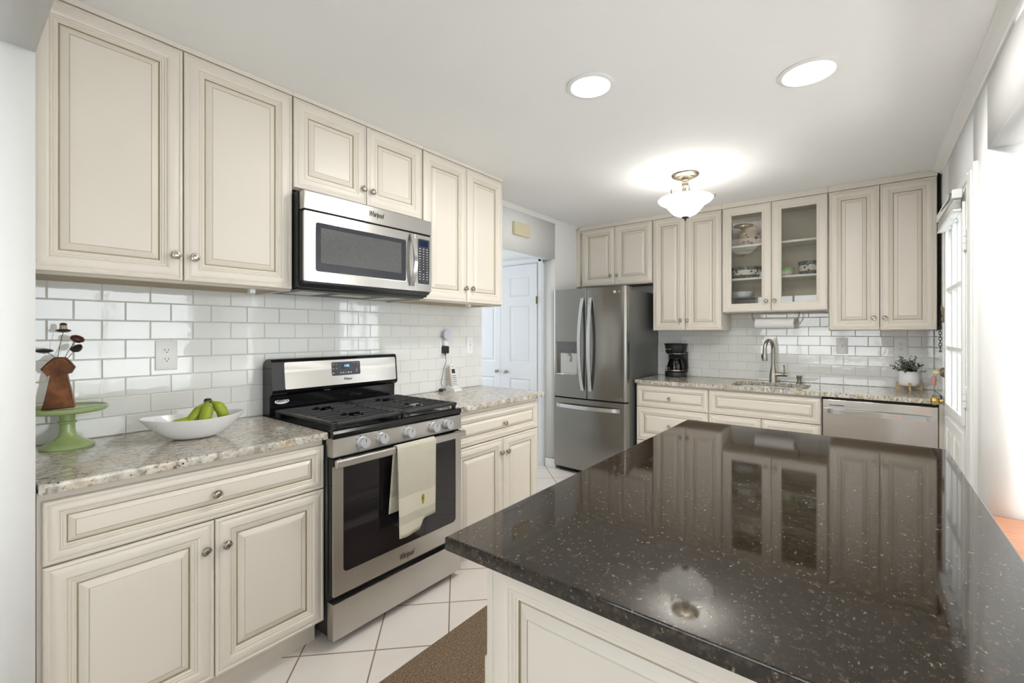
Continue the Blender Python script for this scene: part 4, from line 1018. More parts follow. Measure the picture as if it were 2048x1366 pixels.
mb = MB(); pl = rrect(1.665, 1.7555, 1.605, 1.8645, 0.010, 5); pi = rrect(1.668, 1.7525, 1.608, 1.8615, 0.008, 5); mb.rings([[(0.438, p, q) for p, q in pl], [(0.4412, p, q) for p, q in pl], [(0.4412, p, q) for p, q in pi], [(0.438, p, q) for p, q in pi]], cap0=False, cap1=False); put('keypad_trim', mb, 'chrome', pnl)
mb = MB(); mb.box(0.4404, 0.4414, 1.678, 1.742, 1.819, 1.855); put('display', mb, 'clock_screen', kp)
mb = MB()
for r in range(13):
    for c in range(3):
        y = 1.683 + c * 0.0265; z = 1.806 - r * 0.0142; w = 0.006 if 5 <= r < 9 else (0.012 if c == 0 else 0.009)
        if r == 9 and c == 1: continue
        mb.box(0.4405, 0.4412, y - w / 2, y + w / 2, z - 0.0018, z + 0.0018)
put('key_marks', mb, 'white_print', kp)

# ---- refrigerator
FX0, FX1, FY = 0.013, 0.768, 3.715
fg = thing('refrigerator', 'stainless french-door refrigerator with water dispenser', 'refrigerator', (0.39, 4.1, 0))
mb = MB(); mb.box(FX0 + 0.008, FX1 - 0.004, 3.795, 4.49, 0.045, 1.722, 0.004); put('cabinet', mb, 'fridge_side', fg)
mb = MB(); mb.box(FX0 + 0.03, FX1 - 0.03, 3.80, 4.40, 0.0, 0.045); mb.box(FX0 + 0.04, FX1 - 0.04, 3.775, 3.80, 0.005, 0.04); put('base', mb, 'black', fg)
def fdoor_prof(a, b, rl, rr, bow=0.010):
    """plan outline: bowed front, rounded outer corners"""
    pts = []
    for i in range(21):
        s = i / 20; x = a + (b - a) * s; xc = (x - (FX0 + FX1) / 2) / ((FX1 - FX0) / 2); y = FY + bow * xc * xc
        dl, dr_ = (x - a), (b - x)
        if dl < rl: y += rl - math.sqrt(max(rl * rl - (rl - dl) ** 2, 0))
        if dr_ < rr: y += rr - math.sqrt(max(rr * rr - (rr - dr_) ** 2, 0))
        pts.append((x, y))
    return pts + [(b, 3.788), (a, 3.788)]
def fine(a, b, rl, rr):
    xs = sorted(set([a + rl * (1 - math.cos(R(90) * i / 8)) for i in range(9)] + [a + rl + (b - rr - a - rl) * i / 10 for i in range(11)] + [b - rr * (1 - math.cos(R(90) * i / 8)) for i in range(9)]))
    pts = []
    for x in xs:
        xc = (x - (FX0 + FX1) / 2) / ((FX1 - FX0) / 2); y = FY + 0.010 * xc * xc; dl, dr_ = x - a, b - x
        if dl < rl: y += rl - math.sqrt(max(rl * rl - (rl - dl) ** 2, 0))
        if dr_ < rr: y += rr - math.sqrt(max(rr * rr - (rr - dr_) ** 2, 0))
        pts.append((x, y))
    return pts + [(b, 3.788), (a, 3.788)]
XM = 0.3835
# left door built around the dispenser recess
DX0, DX1, DZ0, DZ1 = 0.052, 0.279, 0.9325, 1.247
mb = MB(); ol = fine(FX0, XM - 0.003, 0.022, 0.006)
mb.prism(ol, 'z', DZ1, 1.747); mb.prism(ol, 'z', 0.722, DZ0)
def cut(pts, a, b):
    top = [p for p in pts[:-2] if a - 1e-9 <= p[0] <= b + 1e-9]
    def yat(x):
        q = pts[:-2]
        for i in range(len(q) - 1):
            if q[i][0] <= x <= q[i + 1][0]: t_ = (x - q[i][0]) / max(q[i + 1][0] - q[i][0], 1e-9); return q[i][1] + (q[i + 1][1] - q[i][1]) * t_
        return q[-1][1]
    r = [(a, yat(a))] + [p for p in top if a < p[0] < b] + [(b, yat(b))]
    return r + [(b, 3.788), (a, 3.788)]
mb.prism(cut(ol, FX0, DX0), 'z', DZ0, DZ1); mb.prism(cut(ol, DX1, XM - 0.003), 'z', DZ0, DZ1)
ld = put('left_door', mb, 'steel_z', fg, 30)
mb = MB(); mb.box(DX0, DX1, 3.760, 3.787, DZ0, DZ1); mb.box(DX0, DX1, 3.722, 3.762, DZ0, DZ0 + 0.008); put('dispenser_recess', mb, 'steel_x', ld)
mb = MB(); mb.box(DX0 + 0.001, DX1 - 0.001, 3.718, 3.762, 1.138, DZ1 - 0.001, 0.002); dp = put('dispenser_panel', mb, 'fridge_side', ld)
mb = MB()
for i, w in enumerate((0.006, 0.010, 0.010, 0.010, 0.012, 0.010)): mb.box(0.098 + i * 0.0285 - w / 2, 0.098 + i * 0.0285 + w / 2, 3.7172, 3.7182, 1.160 - (0.006 if i in (0, 5) else 0.002), 1.160 + (0.006 if i in (0, 5) else 0.002))
put('dispenser_icons', mb, 'dark_print', dp)
mb = MB(); mb.box(0.140, 0.192, 3.735, 3.759, 1.055, 1.115, 0.003); mb.box(0.150, 0.182, 3.730, 3.759, 1.115, 1.1375, 0.003); put('dispenser_paddle', mb, 'steel_x', ld)
mb = MB(); mb.prism(fine(XM + 0.003, FX1, 0.006, 0.022), 'z', 0.722, 1.747); rd = put('right_door', mb, 'steel_z', fg, 30)
mb = MB(); mb.prism(fine(FX0, FX1, 0.022, 0.022), 'z', 0.050, 0.708); fd = put('freezer_drawer', mb, 'steel_z', fg, 30)
mb = MB(); mb.box(FX0 + 0.01, FX1 - 0.01, 3.735, 3.79, 0.7085, 0.7215); mb.box(XM - 0.0029, XM + 0.0029, 3.735, 3.79, 0.722, 1.745); put('door_gasket', mb, 'dark_gap', fg)
def bar(pts, w, hw, n, ht): mb = MB(); mb.ribbon(pts, w, hw, n, ht); return mb
for dpar, xx, sgn in ((ld, XM - 0.040, -1), (rd, XM + 0.040, 1)):
    pts = []; 
    for i in range(25):
        a = i / 24; z = 0.795 + (1.655 - 0.795) * a; b = math.sin(math.pi * a) ** 0.75; pts.append((xx + sgn * 0.010 * b, FY - 0.004 - 0.056 * b, z))
    put('handle', bar(pts, (1, 0, 0), 0.0155, (0, 1, 0), 0.006), 'chrome', dpar, 50)
pts = []
for i in range(25): a = i / 24; b = math.sin(math.pi * a) ** 0.6; pts.append((0.055 + (0.712 - 0.055) * a, FY + 0.006 - 0.050 * b, 0.640))
put('handle', bar(pts, (0, 0, 1), 0.017, (0, 1, 0), 0.006), 'chrome', fd, 50)
for xx in (FX0 + 0.04, FX1 - 0.075): mb = MB(); mb.box(xx, xx + 0.05, 3.775, 3.90, 1.7225, 1.752, 0.006); put('hinge_cover', mb, 'fridge_side', fg)
mb = MB(); mb.lathe([(0, 0), (0.0125, 0), (0.0125, 0.0012), (0, 0.0012)], (0.660, FY + 0.0058, 1.697), '-y', 24); lg = put('brand_badge', mb, 'white_print', rd); lg['label'] = 'round pale brand badge'
text('brand_name', 'LG', 0.020, (0.699, FY + 0.0072, 1.697), (1, 0, 0), (0, 0, 1), 'white_print', rd, 0.0004)

# ---- dishwasher
dw = thing('dishwasher', 'stainless dishwasher under the counter at the right', 'dishwasher', (2.473, 4.1, 0))
mb = MB(); mb.box(2.1705, 2.7755, 3.905, 4.47, 0.02, 0.880); put('tub', mb, 'dark_gap', dw)
mb = MB(); mb.box(2.176, 2.772, 3.864, 3.904, 0.110, 0.866, 0.004); dd = put('door', mb, 'steel_x', dw, 30)
mb = MB(); mb.box(2.176, 2.772, 3.94, 3.96, 0.0, 0.105); put('toe_panel', mb, 'black', dw)
mb = MB(); mb.box(2.171, 2.7755, 3.872, 3.904, 0.868, 0.8830); put('top_gap', mb, 'dark_gap', dw)
pts = []
for i in range(21): a = i / 20; b = math.sin(math.pi * a) ** 0.6; pts.append((2.184 + (2.760 - 2.184) * a, 3.858 - 0.034 * b, 0.789))
put('handle', bar(pts, (0, 0, 1), 0.0165, (0, 1, 0), 0.006), 'chrome', dd, 50)
mb = MB(); mb.box(2.214, 2.300, 3.8625, 3.8645, 0.822, 0.836, 0.002); v1 = put('vent', mb, 'chrome', dd); mb = MB(); mb.box(2.217, 2.297, 3.8618, 3.8628, 0.8255, 0.8325); put('vent_opening', mb, 'fridge_side', v1)
mb = MB(); mb.box(2.722, 2.726, 3.8632, 3.8642, 0.812, 0.815); mb.box(2.728, 2.737, 3.8632, 3.8642, 0.812, 0.815); put('brand_mark', mb, 'white_print', dd)

# ================================================================== ISLAND
IX0, IX1, IY0, IY1 = 1.739, 2.648, 0.6456, 2.2395
mb = MB(); slab_poly(mb, [(IX0, IY0), (IX1, IY0), (IX1, IY1), (IX0, IY1)], 0.885, 0.914, 0.0035)
o = put('island_countertop', mb, 'dark_granite', None, 25); tag(o, 'dark polished granite top of the island in the foreground', 'countertop')
isl = thing('island', 'cream island cabinet with a raised end panel, under dark granite', 'island', (2.2, 1.44, 0))
mb = MB(); mb.box(1.785, 2.610, 0.724, 2.200, 0.10, 0.8845); put('carcass', mb, 'cream', isl)
mb = MB(); mb.box(1.845, 2.600, 0.735, 2.19, 0.0, 0.10); put('toe_kick', mb, 'cream', isl)
fi = FB(0.724)
put('end_panel', door_front(fi, 1.806, 2.605, 0.105, 0.872, 1.0), ['cream', 'glaze'], isl, 22)
fi2 = FI(1.785)
for a, b in ((0.735, 1.215), (1.22, 1.70), (1.705, 2.19)):
    d = cab_door(isl, 'door', fi2, (a, b, 0.115, 0.632), ((a + b) / 2 + 0.2, 0.57), '-x')
    mb = MB(); A = fi2(a, 0.640, 0.004); B = fi2(b, 0.868, -0.0005); mb.box(A[0], B[0], A[1], B[1], A[2], B[2], 0.001); put('drawer_front', mb, 'cream', isl)

# ---- runner on the floor
mb = MB(); mb.box(0.968, 1.66, 0.45, 1.95, 0.0005, 0.011, 0.004); o = put('rug', mb, 'rug', None, 40); tag(o, 'brown speckled runner on floor tiles in front of the range', 'rug')

# ================================================================== CEILING LIGHTS
for (lx, ly, r, lab) in ((1.4475, 1.809, 0.085, 'round recessed ceiling light nearer the range'), (2.226, 2.286, 0.094, 'round recessed ceiling light at right, above island')):
    t = thing('recessed_light', lab, 'ceiling light', (lx, ly, CEIL - 0.02), 'recessed ceiling lights')
    mb = MB(); mb.lathe([(r + 0.020, 0.0195), (r + 0.020, 0.016), (r + 0.004, 0.012), (r, 0.0145), (r, 0.0195)], (lx, ly, CEIL - 0.02), 'z', 48); put('trim_ring', mb, 'trim', t, 40)
    mb = MB(); mb.lathe([(0, 0.013), (r * 0.6, 0.0125), (r - 0.0005, 0.015), (r - 0.0005, 0.019), (0, 0.019)], (lx, ly, CEIL - 0.02), 'z', 48); put('lens', mb, 'lens', t, 40)
    l = bpy.data.lights.new('recessed_lamp', 'AREA'); l.shape = 'DISK'; l.size = r * 1.7; l.energy = 12; l.color = (1, 0.975, 0.94)
    lo_ = bpy.data.objects.new('recessed_lamp', l); lo_.location = (0, 0, 0.005); COL.objects.link(lo_); lo_.parent = t
LX, LY = 1.424, 3.229
lp = thing('ceiling_lamp', 'semi-flush ceiling lamp with a glowing white glass bowl', 'lamp', (LX, LY, 2.12))
mb = MB(); mb.lathe([(0, 0.0), (0.088, 0.0), (0.092, -0.004), (0.090, -0.010), (0.078, -0.018), (0.062, -0.021), (0.058, -0.027), (0.034, -0.031), (0, -0.031)], (LX, LY, CEIL - 0.0005), 'z', 40); put('canopy', mb, 'nickel_dark', lp, 40)
mb = MB(); mb.lathe([(0, 0), (0.022, 0), (0.024, -0.014), (0.021, -0.018), (0.025, -0.026), (0.022, -0.046), (0.027, -0.050), (0.027, -0.056), (0.014, -0.060), (0, -0.060)], (LX, LY, CEIL - 0.030), 'z', 24); put('stem', mb, 'nickel_dark', lp, 40)
for i in range(3):
    a = R(20 + 120 * i); c_, s_ = math.cos(a), math.sin(a)
    mb = MB(); mb.tube([(LX + c_ * d, LY + s_ * d, z) for d, z in ((0.014, 2.362), (0.026, 2.352), (0.027, 2.325), (0.017, 2.300), (0.020, 2.272), (0.050, 2.250), (0.105, 2.244), (0.150, 2.258), (0.172, 2.288), (0.186, 2.294), (0.192, 2.282), (0.184, 2.266))], 0.0048, 8); put('arm', mb, 'nickel_dark', lp, 50)
mb = MB(); mb.tube([(LX, LY, 2.36), (LX, LY, 2.13)], 0.006, 10); put('rod', mb, 'nickel_dark', lp)
mb = MB()
sp_ = [(0.012, 2.1415), (0.045, 2.146), (0.072, 2.158), (0.094, 2.177), (0.112, 2.200), (0.128, 2.219), (0.147, 2.232), (0.168, 2.243), (0.180, 2.255), (0.182, 2.263), (0.178, 2.267)]
inn = [(max(r - 0.005, 0.01), z + 0.004) for r, z in reversed(sp_)]
mb.lathe(sp_ + inn, (LX, LY, 0), 'z', 48); put('shade', mb, 'lamp_glass', lp, 60)
mb = MB(); mb.lathe([(0, 0), (0.005, 0.001), (0.008, 0.007), (0.004, 0.012), (0.012, 0.016), (0.026, 0.022), (0.022, 0.027), (0, 0.028)], (LX, LY, 2.113), 'z', 24); put('finial', mb, 'bronze_edge', lp, 40)
pl_ = bpy.data.lights.new('lamp_bulb', 'POINT'); pl_.energy = 8; pl_.color = (1, 0.975, 0.93); pl_.shadow_soft_size = 0.05
po = bpy.data.objects.new('lamp_bulb', pl_); po.location = (0, 0, 0.115); COL.objects.link(po); po.parent = lp

# ================================================================== WALL BITS
mb = MB(); mb.box(0.0, 0.038, 3.085, 3.315, 2.185, 2.300, 0.010, 3); o = put('door_chime', mb, 'ivory_plastic', None, 40); tag(o, 'beige door chime box high on the white wall over doorway', 'door chime')

def wall_plate(name, label, cat, fr, cu, cv, kind, w=0.080, h=0.128):
    t = thing(name, label, cat, fr(cu, cv, 0))
    mb = MB(); rs = []
    for ins, n in ((0, 0), (0, 0.0025), (0.003, 0.005), (0.014, 0.0062), (0.016, 0.0062)):
        rs.append([fr(cu - w / 2 + ins, cv - h / 2 + ins, n), fr(cu + w / 2 - ins, cv - h / 2 + ins, n), fr(cu + w / 2 - ins, cv + h / 2 - ins, n), fr(cu - w / 2 + ins, cv + h / 2 - ins, n)])
    mb.rings(rs); put('plate', mb, 'white_plastic', t, 30)
    def disc(mb, u, v, a, b, n0, n1, flat=None):
        p = []
        for i in range(24):
            q = 2 * math.pi * i / 24; pu, pv = a * math.cos(q), b * math.sin(q)
            if flat: pv = max(-flat, min(flat, pv))
            p.append((u + pu, v + pv))
        mb.rings([[fr(x, y, n0) for x, y in p], [fr(x, y, n1) for x, y in p]])
    def rect(mb, u, v, a, b, n0, n1):
        p = [(u - a, v - b), (u + a, v - b), (u + a, v + b), (u - a, v + b)]; mb.rings([[fr(x, y, n0) for x, y in p], [fr(x, y, n1) for x, y in p]])
    if kind == 'outlet':
        for dv in (0.0195, -0.0195):
            mb = MB(); disc(mb, cu, cv + dv, 0.0172, 0.0172, 0.005, 0.0075, 0.0135); s_ = put('socket', mb, 'white_plastic', t, 40)
            mb = MB(); rect(mb, cu - 0.0063, cv + dv + 0.004, 0.0011, 0.004, 0.006, 0.0079); rect(mb, cu + 0.0063, cv + dv + 0.004, 0.0011, 0.0034, 0.006, 0.0079); disc(mb, cu, cv + dv - 0.006, 0.0024, 0.0024, 0.006, 0.0079); put('slots', mb, 'black', s_)
    else:
        mb = MB(); rect(mb, cu, cv, 0.0055, 0.012, 0.005, 0.0072); put('toggle_slot', mb, 'grout', t)
        mb = MB(); p = [(cu - 0.0042, cv), (cu + 0.0042, cv), (cu + 0.0042, cv + 0.010), (cu - 0.0042, cv + 0.010)]; mb.rings([[fr(x, y, 0.005) for x, y in p], [fr(x, y + 0.006, 0.019) for x, y in p]]); put('toggle', mb, 'white_plastic', t)
        mb = MB(); disc(mb, cu, cv + 0.030, 0.0026, 0.0026, 0.005, 0.0071); disc(mb, cu, cv - 0.030, 0.0026, 0.0026, 0.005, 0.0071); put('screws', mb, 'nickel', t)
    return t
fw = FL(0.0085); fwb = FB(4.4975)
wall_plate('wall_outlet', 'white double outlet on the tile above the fruit bowl', 'outlet', fw, 0.623, 1.234, 'outlet')
wall_plate('wall_outlet', 'white outlet on the tile with the night light and black adapter', 'outlet', fw, 2.267, 1.234, 'outlet')
wall_plate('light_switch', 'white toggle switch on the tile nearest the doorway', 'switch', fw, 2.5445, 1.2335, 'switch', 0.072)
wall_plate('wall_outlet', 'white outlet half hidden behind the coffee maker', 'outlet', fwb, 1.0335, 1.231, 'outlet')
wall_plate('light_switch', 'white toggle switch on the back tile right of the sink', 'switch', fwb, 2.266, 1.2275, 'switch', 0.074)
wall_plate('wall_outlet', 'white double outlet on the back tile above the plant', 'outlet', fwb, 2.6235, 1.2275, 'outlet')
# night light and adapter
nl = thing('night_light', 'pale violet shell night light plugged in above the black adapter', 'night light', (0.03, 2.267, 1.27))
mb = MB(); mb.box(0.0162, 0.044, 2.250, 2.285, 1.238, 1.283, 0.006); put('plug_body', mb, 'white_plastic', nl)
mb = MB()
pts = [(2.2675 + 0.034 * math.cos(a) * (1.0 if math.sin(a) > -0.5 else 0.8), 1.318 + 0.040 * math.sin(a)) for a in [2 * math.pi * i / 24 for i in range(24)]]
mb.rings([[(0.046, p, q) for p, q in pts], [(0.056, p, q) for p, q in pts], [(0.060, 2.2675 + (p - 2.2675) * 0.8, 1.318 + (q - 1.318) * 0.8) for p, q in pts]])
mb.box(0.040, 0.050, 2.259, 2.276, 1.272, 1.296); put('shade', mb, 'violet_plastic', nl, 50)
ad = thing('power_adapter', 'black plug-in adapter below the violet night light', 'adapter', (0.03, 2.267, 1.2))
mb = MB(); mb.box(0.0162, 0.050, 2.243, 2.290, 1.184, 1.236, 0.006); put('plug_body', mb, 'black', ad); mb = MB(); mb.lathe([(0, 0), (0.003, 0), (0.0055, 0.018), (0, 0.018)], (0.033, 2.266, 1.168), 'z', 12); put('strain_relief', mb, 'black', ad)
mb = MB(); mb.tube([(0.033, 2.266, 1.170), (0.033, 2.270, 1.150), (0.030, 2.276, 1.125), (0.026, 2.270, 1.100), (0.022, 2.262, 1.080), (0.020, 2.256, 1.04), (0.020, 2.243, 1.00), (0.020, 2.236, 0.972), (0.022, 2.246, 0.945), (0.028, 2.262, 0.930), (0.036, 2.27, 0.922)], 0.0018, 8); put('cord', mb, 'dark_wire', ad, 60)
# cordless phone on its base
ph = thing('cordless_phone', 'white cordless phone standing in its charger by the tile', 'phone', (0.075, 2.30, 0.914))
mb = MB(); mb.prism([(0.034, 0.9142), (0.125, 0.9142), (0.127, 0.920), (0.120, 0.930), (0.085, 0.944), (0.050, 0.952), (0.036, 0.948)], 'y', 2.268, 2.342); put('charger_base', mb, 'white_plastic', ph, 30)
def PH(u, v, n):   # handset leans back toward the wall
    d = Vector((-0.20, 0, 1.0)).normalized(); n_ = Vector((1.0, 0, 0.20)).normalized(); p = Vector((0.088, 2.305, 0.940)) + d * v + n_ * n; return (p.x, p.y + u, p.z)
mb = MB(); rs = []
for v, w, th in ((0, 0.021, 0.020), (0.02, 0.0235, 0.024), (0.10, 0.0235, 0.022), (0.150, 0.022, 0.020), (0.165, 0.018, 0.016), (0.168, 0.012, 0.012)):
    rs.append([PH(-w, v, 0), PH(-w * 0.85, v, th * 0.4), PH(w * 0.85, v, th * 0.4), PH(w, v, 0), PH(w * 0.85, v, -th), PH(-w * 0.85, v, -th)])
mb.rings(rs); hs = put('handset', mb, 'white_plastic', ph, 30)
mb = MB(); q = [(-0.015, 0.100), (0.015, 0.100), (0.015, 0.132), (-0.015, 0.132)]; mb.rings([[PH(u, v, 0.006) for u, v in q], [PH(u, v, 0.0106) for u, v in q]]); put('screen', mb, 'panel_grey', hs)
mb = MB()
for r_i in range(6):
    for c_i in range(3):
        u, v = -0.013 + c_i * 0.013, 0.016 + r_i * 0.0135; q = [(u - 0.0035, v - 0.003), (u + 0.0035, v - 0.003), (u + 0.0035, v + 0.003), (u - 0.0035, v + 0.003)]; mb.rings([[PH(a, b, 0.006) for a, b in q], [PH(a, b, 0.0107) for a, b in q]])
put('keys', mb, 'panel_grey', hs)
mb = MB(); q = [(0.010 * math.cos(a), 0.150 + 0.006 * math.sin(a)) for a in [2 * math.pi * i / 16 for i in range(16)]]; q2 = [(u * 0.7, 0.150 + (v - 0.150) * 0.7) for u, v in q]
mb.rings([[PH(u, v, 0.0072) for u, v in q], [PH(u, v, 0.0098) for u, v in q], [PH(u, v, 0.0098) for u, v in q2], [PH(u, v, 0.0072) for u, v in q2]], cap0=False, cap1=False); put('earpiece', mb, 'fridge_side', hs)
mb = MB(); q = [(-0.0236, 0.02), (-0.0236, 0.15)]; mb.prism([(0.060, 0.948), (0.080, 0.948), (0.060, 1.09), (0.046, 1.09)], 'y', 2.2775, 2.2806); put('side_panel', mb, 'phone_tan', ph)
mb = MB(); mb.lathe([(0, 0), (0.012, 0.002), (0.016, 0.010), (0.012, 0.020), (0, 0.024)], (0.040, 2.218, 0.9142), 'z', 16, sx=1.0, sy=1.3); o = put('cord_clip', mb, 'black', None, 40); tag(o, 'small black lump of coiled cord beside the phone', 'cord')

# ================================================================== COUNTER THINGS, LEFT
# green cake stand
cx, cy = 0.118, 0.298
cs_ = thing('cake_stand', 'green cake stand at the left end of the counter', 'cake stand', (cx, cy, 0.914))
mb = MB(); mb.lathe([(0, 0), (0.074, 0), (0.076, 0.004), (0.073, 0.009), (0.062, 0.017), (0.050, 0.024), (0.040, 0.030), (0.026, 0.044), (0.0215, 0.060), (0.021, 0.086), (0.026, 0.090), (0.026, 0.094), (0.021, 0.097), (0.022, 0.124), (0.030, 0.130), (0, 0.131)], (cx, cy, 0.9142), 'z', 48); put('pedestal', mb, 'green_ceramic', cs_, 40)
mb = MB(); mb.lathe([(0, 0), (0.100, 0.0), (0.109, 0.003), (0.113, 0.009), (0.113, 0.017), (0.109, 0.019), (0.106, 0.015), (0.100, 0.0125), (0, 0.0125)], (cx, cy, 1.0440), 'z', 56); put('plate', mb, 'green_ceramic', cs_, 40)
PZ = 1.0567
# dress-shaped bronze vase (u along the view-facing direction)
ax_u = Vector((math.cos(YAW), math.sin(YAW), 0)); ax_u = Vector((0.40, 0.917, 0)).normalized(); ax_n = Vector((0.917, -0.40, 0)).normalized()
vc = Vector((cx - 0.002, cy - 0.019, PZ))
def VS(u, v, n): return tuple(vc + ax_u * u + ax_n * n + Vector((0, 0, v)))
vs_ = thing('dress_vase', 'brown leaf-print vase shaped like a dress, on the cake stand', 'vase', tuple(vc))
outl = [(u * 0.76, v * 1.06) for u, v in [(-0.060, 0.0), (0.054, 0.004), (0.046, 0.040), (0.034, 0.085), (0.026, 0.118), (0.027, 0.122), (0.040, 0.1215), (0.054, 0.142), (0.034, 0.164), (0.019, 0.176), (-0.013, 0.176), (-0.024, 0.170), (-0.046, 0.152), (-0.062, 0.137), (-0.040, 0.114), (-0.030, 0.119), (-0.030, 0.110), (-0.040, 0.066), (-0.050, 0.028)]]
mb = MB(); o2 = [(u * 0.96, v * 0.97 + 0.002) for u, v in outl]
mb.rings([[VS(u, v, -0.012) for u, v in o2], [VS(u, v, -0.008) for u, v in outl], [VS(u, v, 0.010) for u, v in outl], [VS(u, v, 0.016) for u, v in o2]]); put('body', mb, 'bronze', vs_, 30)
mb = MB(); mb.tube([VS(u, v, 0.0125) for u, v in outl + [outl[0]]], 0.0013, 6); put('edge_seam', mb, 'bronze_edge', vs_)
# wire flowers standing in the vase
def flower(label, base, mid, top, prof, m, tilt=(0, 0)):
    t = thing('wire_flower', label, 'flower', VS(*base), 'wire flowers in the dress vase')
    base, mid, top = [(q[0] * 0.86, q[1] * 1.03, q[2]) for q in (base, mid, top)]
    P0, P1, P2 = Vector(VS(*base)), Vector(VS(*mid)), Vector(VS(*top)); pts = [P0 * (1 - s) ** 2 + P1 * 2 * s * (1 - s) + P2 * s * s for s in [i / 12 for i in range(13)]]
    mb = MB(); mb.tube(pts, 0.0010, 6); put('stem', mb, 'wire', t, 60)
    mb = MB(); mb.lathe(prof, (0, 0, 0), 'z', 24)
    rot = Matrix.Rotation(R(tilt[0]), 4, 'X') @ Matrix.Rotation(R(tilt[1]), 4, 'Y')
    bmesh.ops.transform(mb.bm, matrix=Matrix.Translation(P2) @ rot, verts=mb.bm.verts)
    h = put('head', mb, m, t, 50); return t, h, P2
disc_ = [(0, -0.002), (0.014, 0), (0.0215, 0.004), (0.020, 0.008), (0.012, 0.011), (0, 0.012)]
t, h, P2 = flower('tall wire flower with cream bead and black cap', (-0.010, 0.150, 0.002), (-0.004, 0.22, 0.0), (0.010, 0.270, 0.0), disc_, 'pod_dark')
mb = MB(); mb.lathe([(0, 0), (0.011, 0), (0.010, 0.012), (0.009, 0.015), (0, 0.015)], tuple(P2 + Vector((0, 0, 0.010))), 'z', 20); put('bead', mb, 'pod_cream', t, 40)
mb = MB(); mb.lathe([(0, 0), (0.0095, 0), (0.0105, 0.004), (0.006, 0.008), (0, 0.009)], tuple(P2 + Vector((0, 0, 0.0252))), 'z', 20); put('cap', mb, 'pod_dark', t, 40)
flower('low wire flower with flat brown disc leaning to the left', (-0.010, 0.150, 0.0), (-0.012, 0.196, 0), (-0.050, 0.199, 0.0), [(0, -0.004), (0.016, 0), (0.026, 0.005), (0.022, 0.010), (0.010, 0.013), (0, 0.0135)], 'pod_dark', (0, 6))
flower('wire flower with a glossy red-brown pod at the upper right', (0.006, 0.150, 0.0), (0.020, 0.205, 0), (0.052, 0.240, 0.0), [(0, -0.008), (0.012, -0.005), (0.0205, 0.002), (0.020, 0.012), (0.012, 0.018), (0, 0.020)], 'pod_red', (-20, 10))
flower('wire flower with a dark leaf-shaped pod below the red one', (0.006, 0.150, 0.0), (0.030, 0.190, 0), (0.054, 0.210, 0.0), [(0, -0.012), (0.009, -0.008), (0.017, 0.0), (0.018, 0.007), (0.008, 0.012), (0, 0.013)], 'pod_dark', (35, 25))

# white oval bowl
bc = Vector((0.305, 0.640, 0.9142)); bu = Vector((0.20, 0.98, 0)).normalized(); bv = Vector((0.98, -0.20, 0)).normalized()
def oval(a, b, z, dz=0.0, n=56, pw=1.0):
    return [tuple(bc + bu * (a * math.cos(q)) + bv * (b * math.sin(q)) + Vector((0, 0, z + dz * math.cos(q) ** 2))) for q in [2 * math.pi * i / n for i in range(n)]]
mb = MB(); rs = [oval(0.030, 0.024, 0.0), oval(0.062, 0.042, 0.0005)]
for i in range(1, 11): s = i / 10; rs.append(oval(0.062 + 0.113 * s ** 0.60, 0.042 + 0.063 * s ** 0.52, 0.0005 + 0.082 * s, 0.010 * s))
for i in range(10, 0, -1): s = i / 10; rs.append(oval(0.057 + 0.113 * s ** 0.60, 0.038 + 0.063 * s ** 0.52, 0.006 + 0.0775 * s, 0.010 * s))
rs.append(oval(0.03, 0.02, 0.007))
mb.rings(rs); bo = put('fruit_bowl', mb, 'ceramic', None, 50); tag(bo, 'white oval bowl holding bananas on the left counter', 'bowl')
# banana bunch
bn = thing('banana_bunch', 'bunch of greenish bananas in the white oval bowl', 'bananas', tuple(bc + Vector((0, 0, 0.03))))
crown_p = bc + bu * 0.045 + bv * (-0.012) + Vector((0, 0, 0.142))
def banana(du, dv, dz, bow, rmax=0.0205):
    P0 = crown_p; P2 = bc + bu * du + bv * dv + Vector((0, 0, dz)); P1 = (P0 + P2) / 2 + bu * bow[0] + bv * bow[1] + Vector((0, 0, bow[2])); n = 16; pts = []; rr = []
    for i in range(n + 1):
        s = i / n; pts.append(P0 * (1 - s) ** 2 + P1 * 2 * s * (1 - s) + P2 * s * s)
        rr.append(0.0062 if s < 0.16 else (0.0062 + (rmax - 0.0062) * min(1, (s - 0.16) / 0.2) if s < 0.36 else (rmax if s < 0.8 else rmax * max(0.28, math.cos((s - 0.8) / 0.2 * 1.25)))))
    mb = MB(); mb.tube(pts, rr, 12); b = put('banana', mb, 'banana', bn, 50)
    mb = MB(); mb.tube(pts[-3:], [rr[-3] * 1.01 * 0.6, rr[-2] * 1.03, rr[-1] * 1.1], 10); put('tip', mb, 'banana_tip', b, 50)
    mb = MB(); mb.tube(pts[:4], [0.0068, 0.0066, 0.0066, 0.0064], 10); put('stalk', mb, 'banana_stem', b, 50)
    return b
banana(-0.092, 0.030, 0.066, (0.048, 0.020, -0.052))
banana(0.024, 0.042, 0.046, (0.000, 0.058, 0.016), 0.0225)
banana(0.096, 0.014, 0.052, (0.026, 0.040, 0.024))
banana(-0.030, 0.022, 0.046, (-0.012, 0.040, 0.004), 0.019)
mb = MB(); mb.lathe([(0, -0.012), (0.012, -0.010), (0.0145, 0), (0.011, 0.007), (0, 0.009)], tuple(crown_p), 'z', 14); put('crown', mb, 'banana_tip', bn, 50)

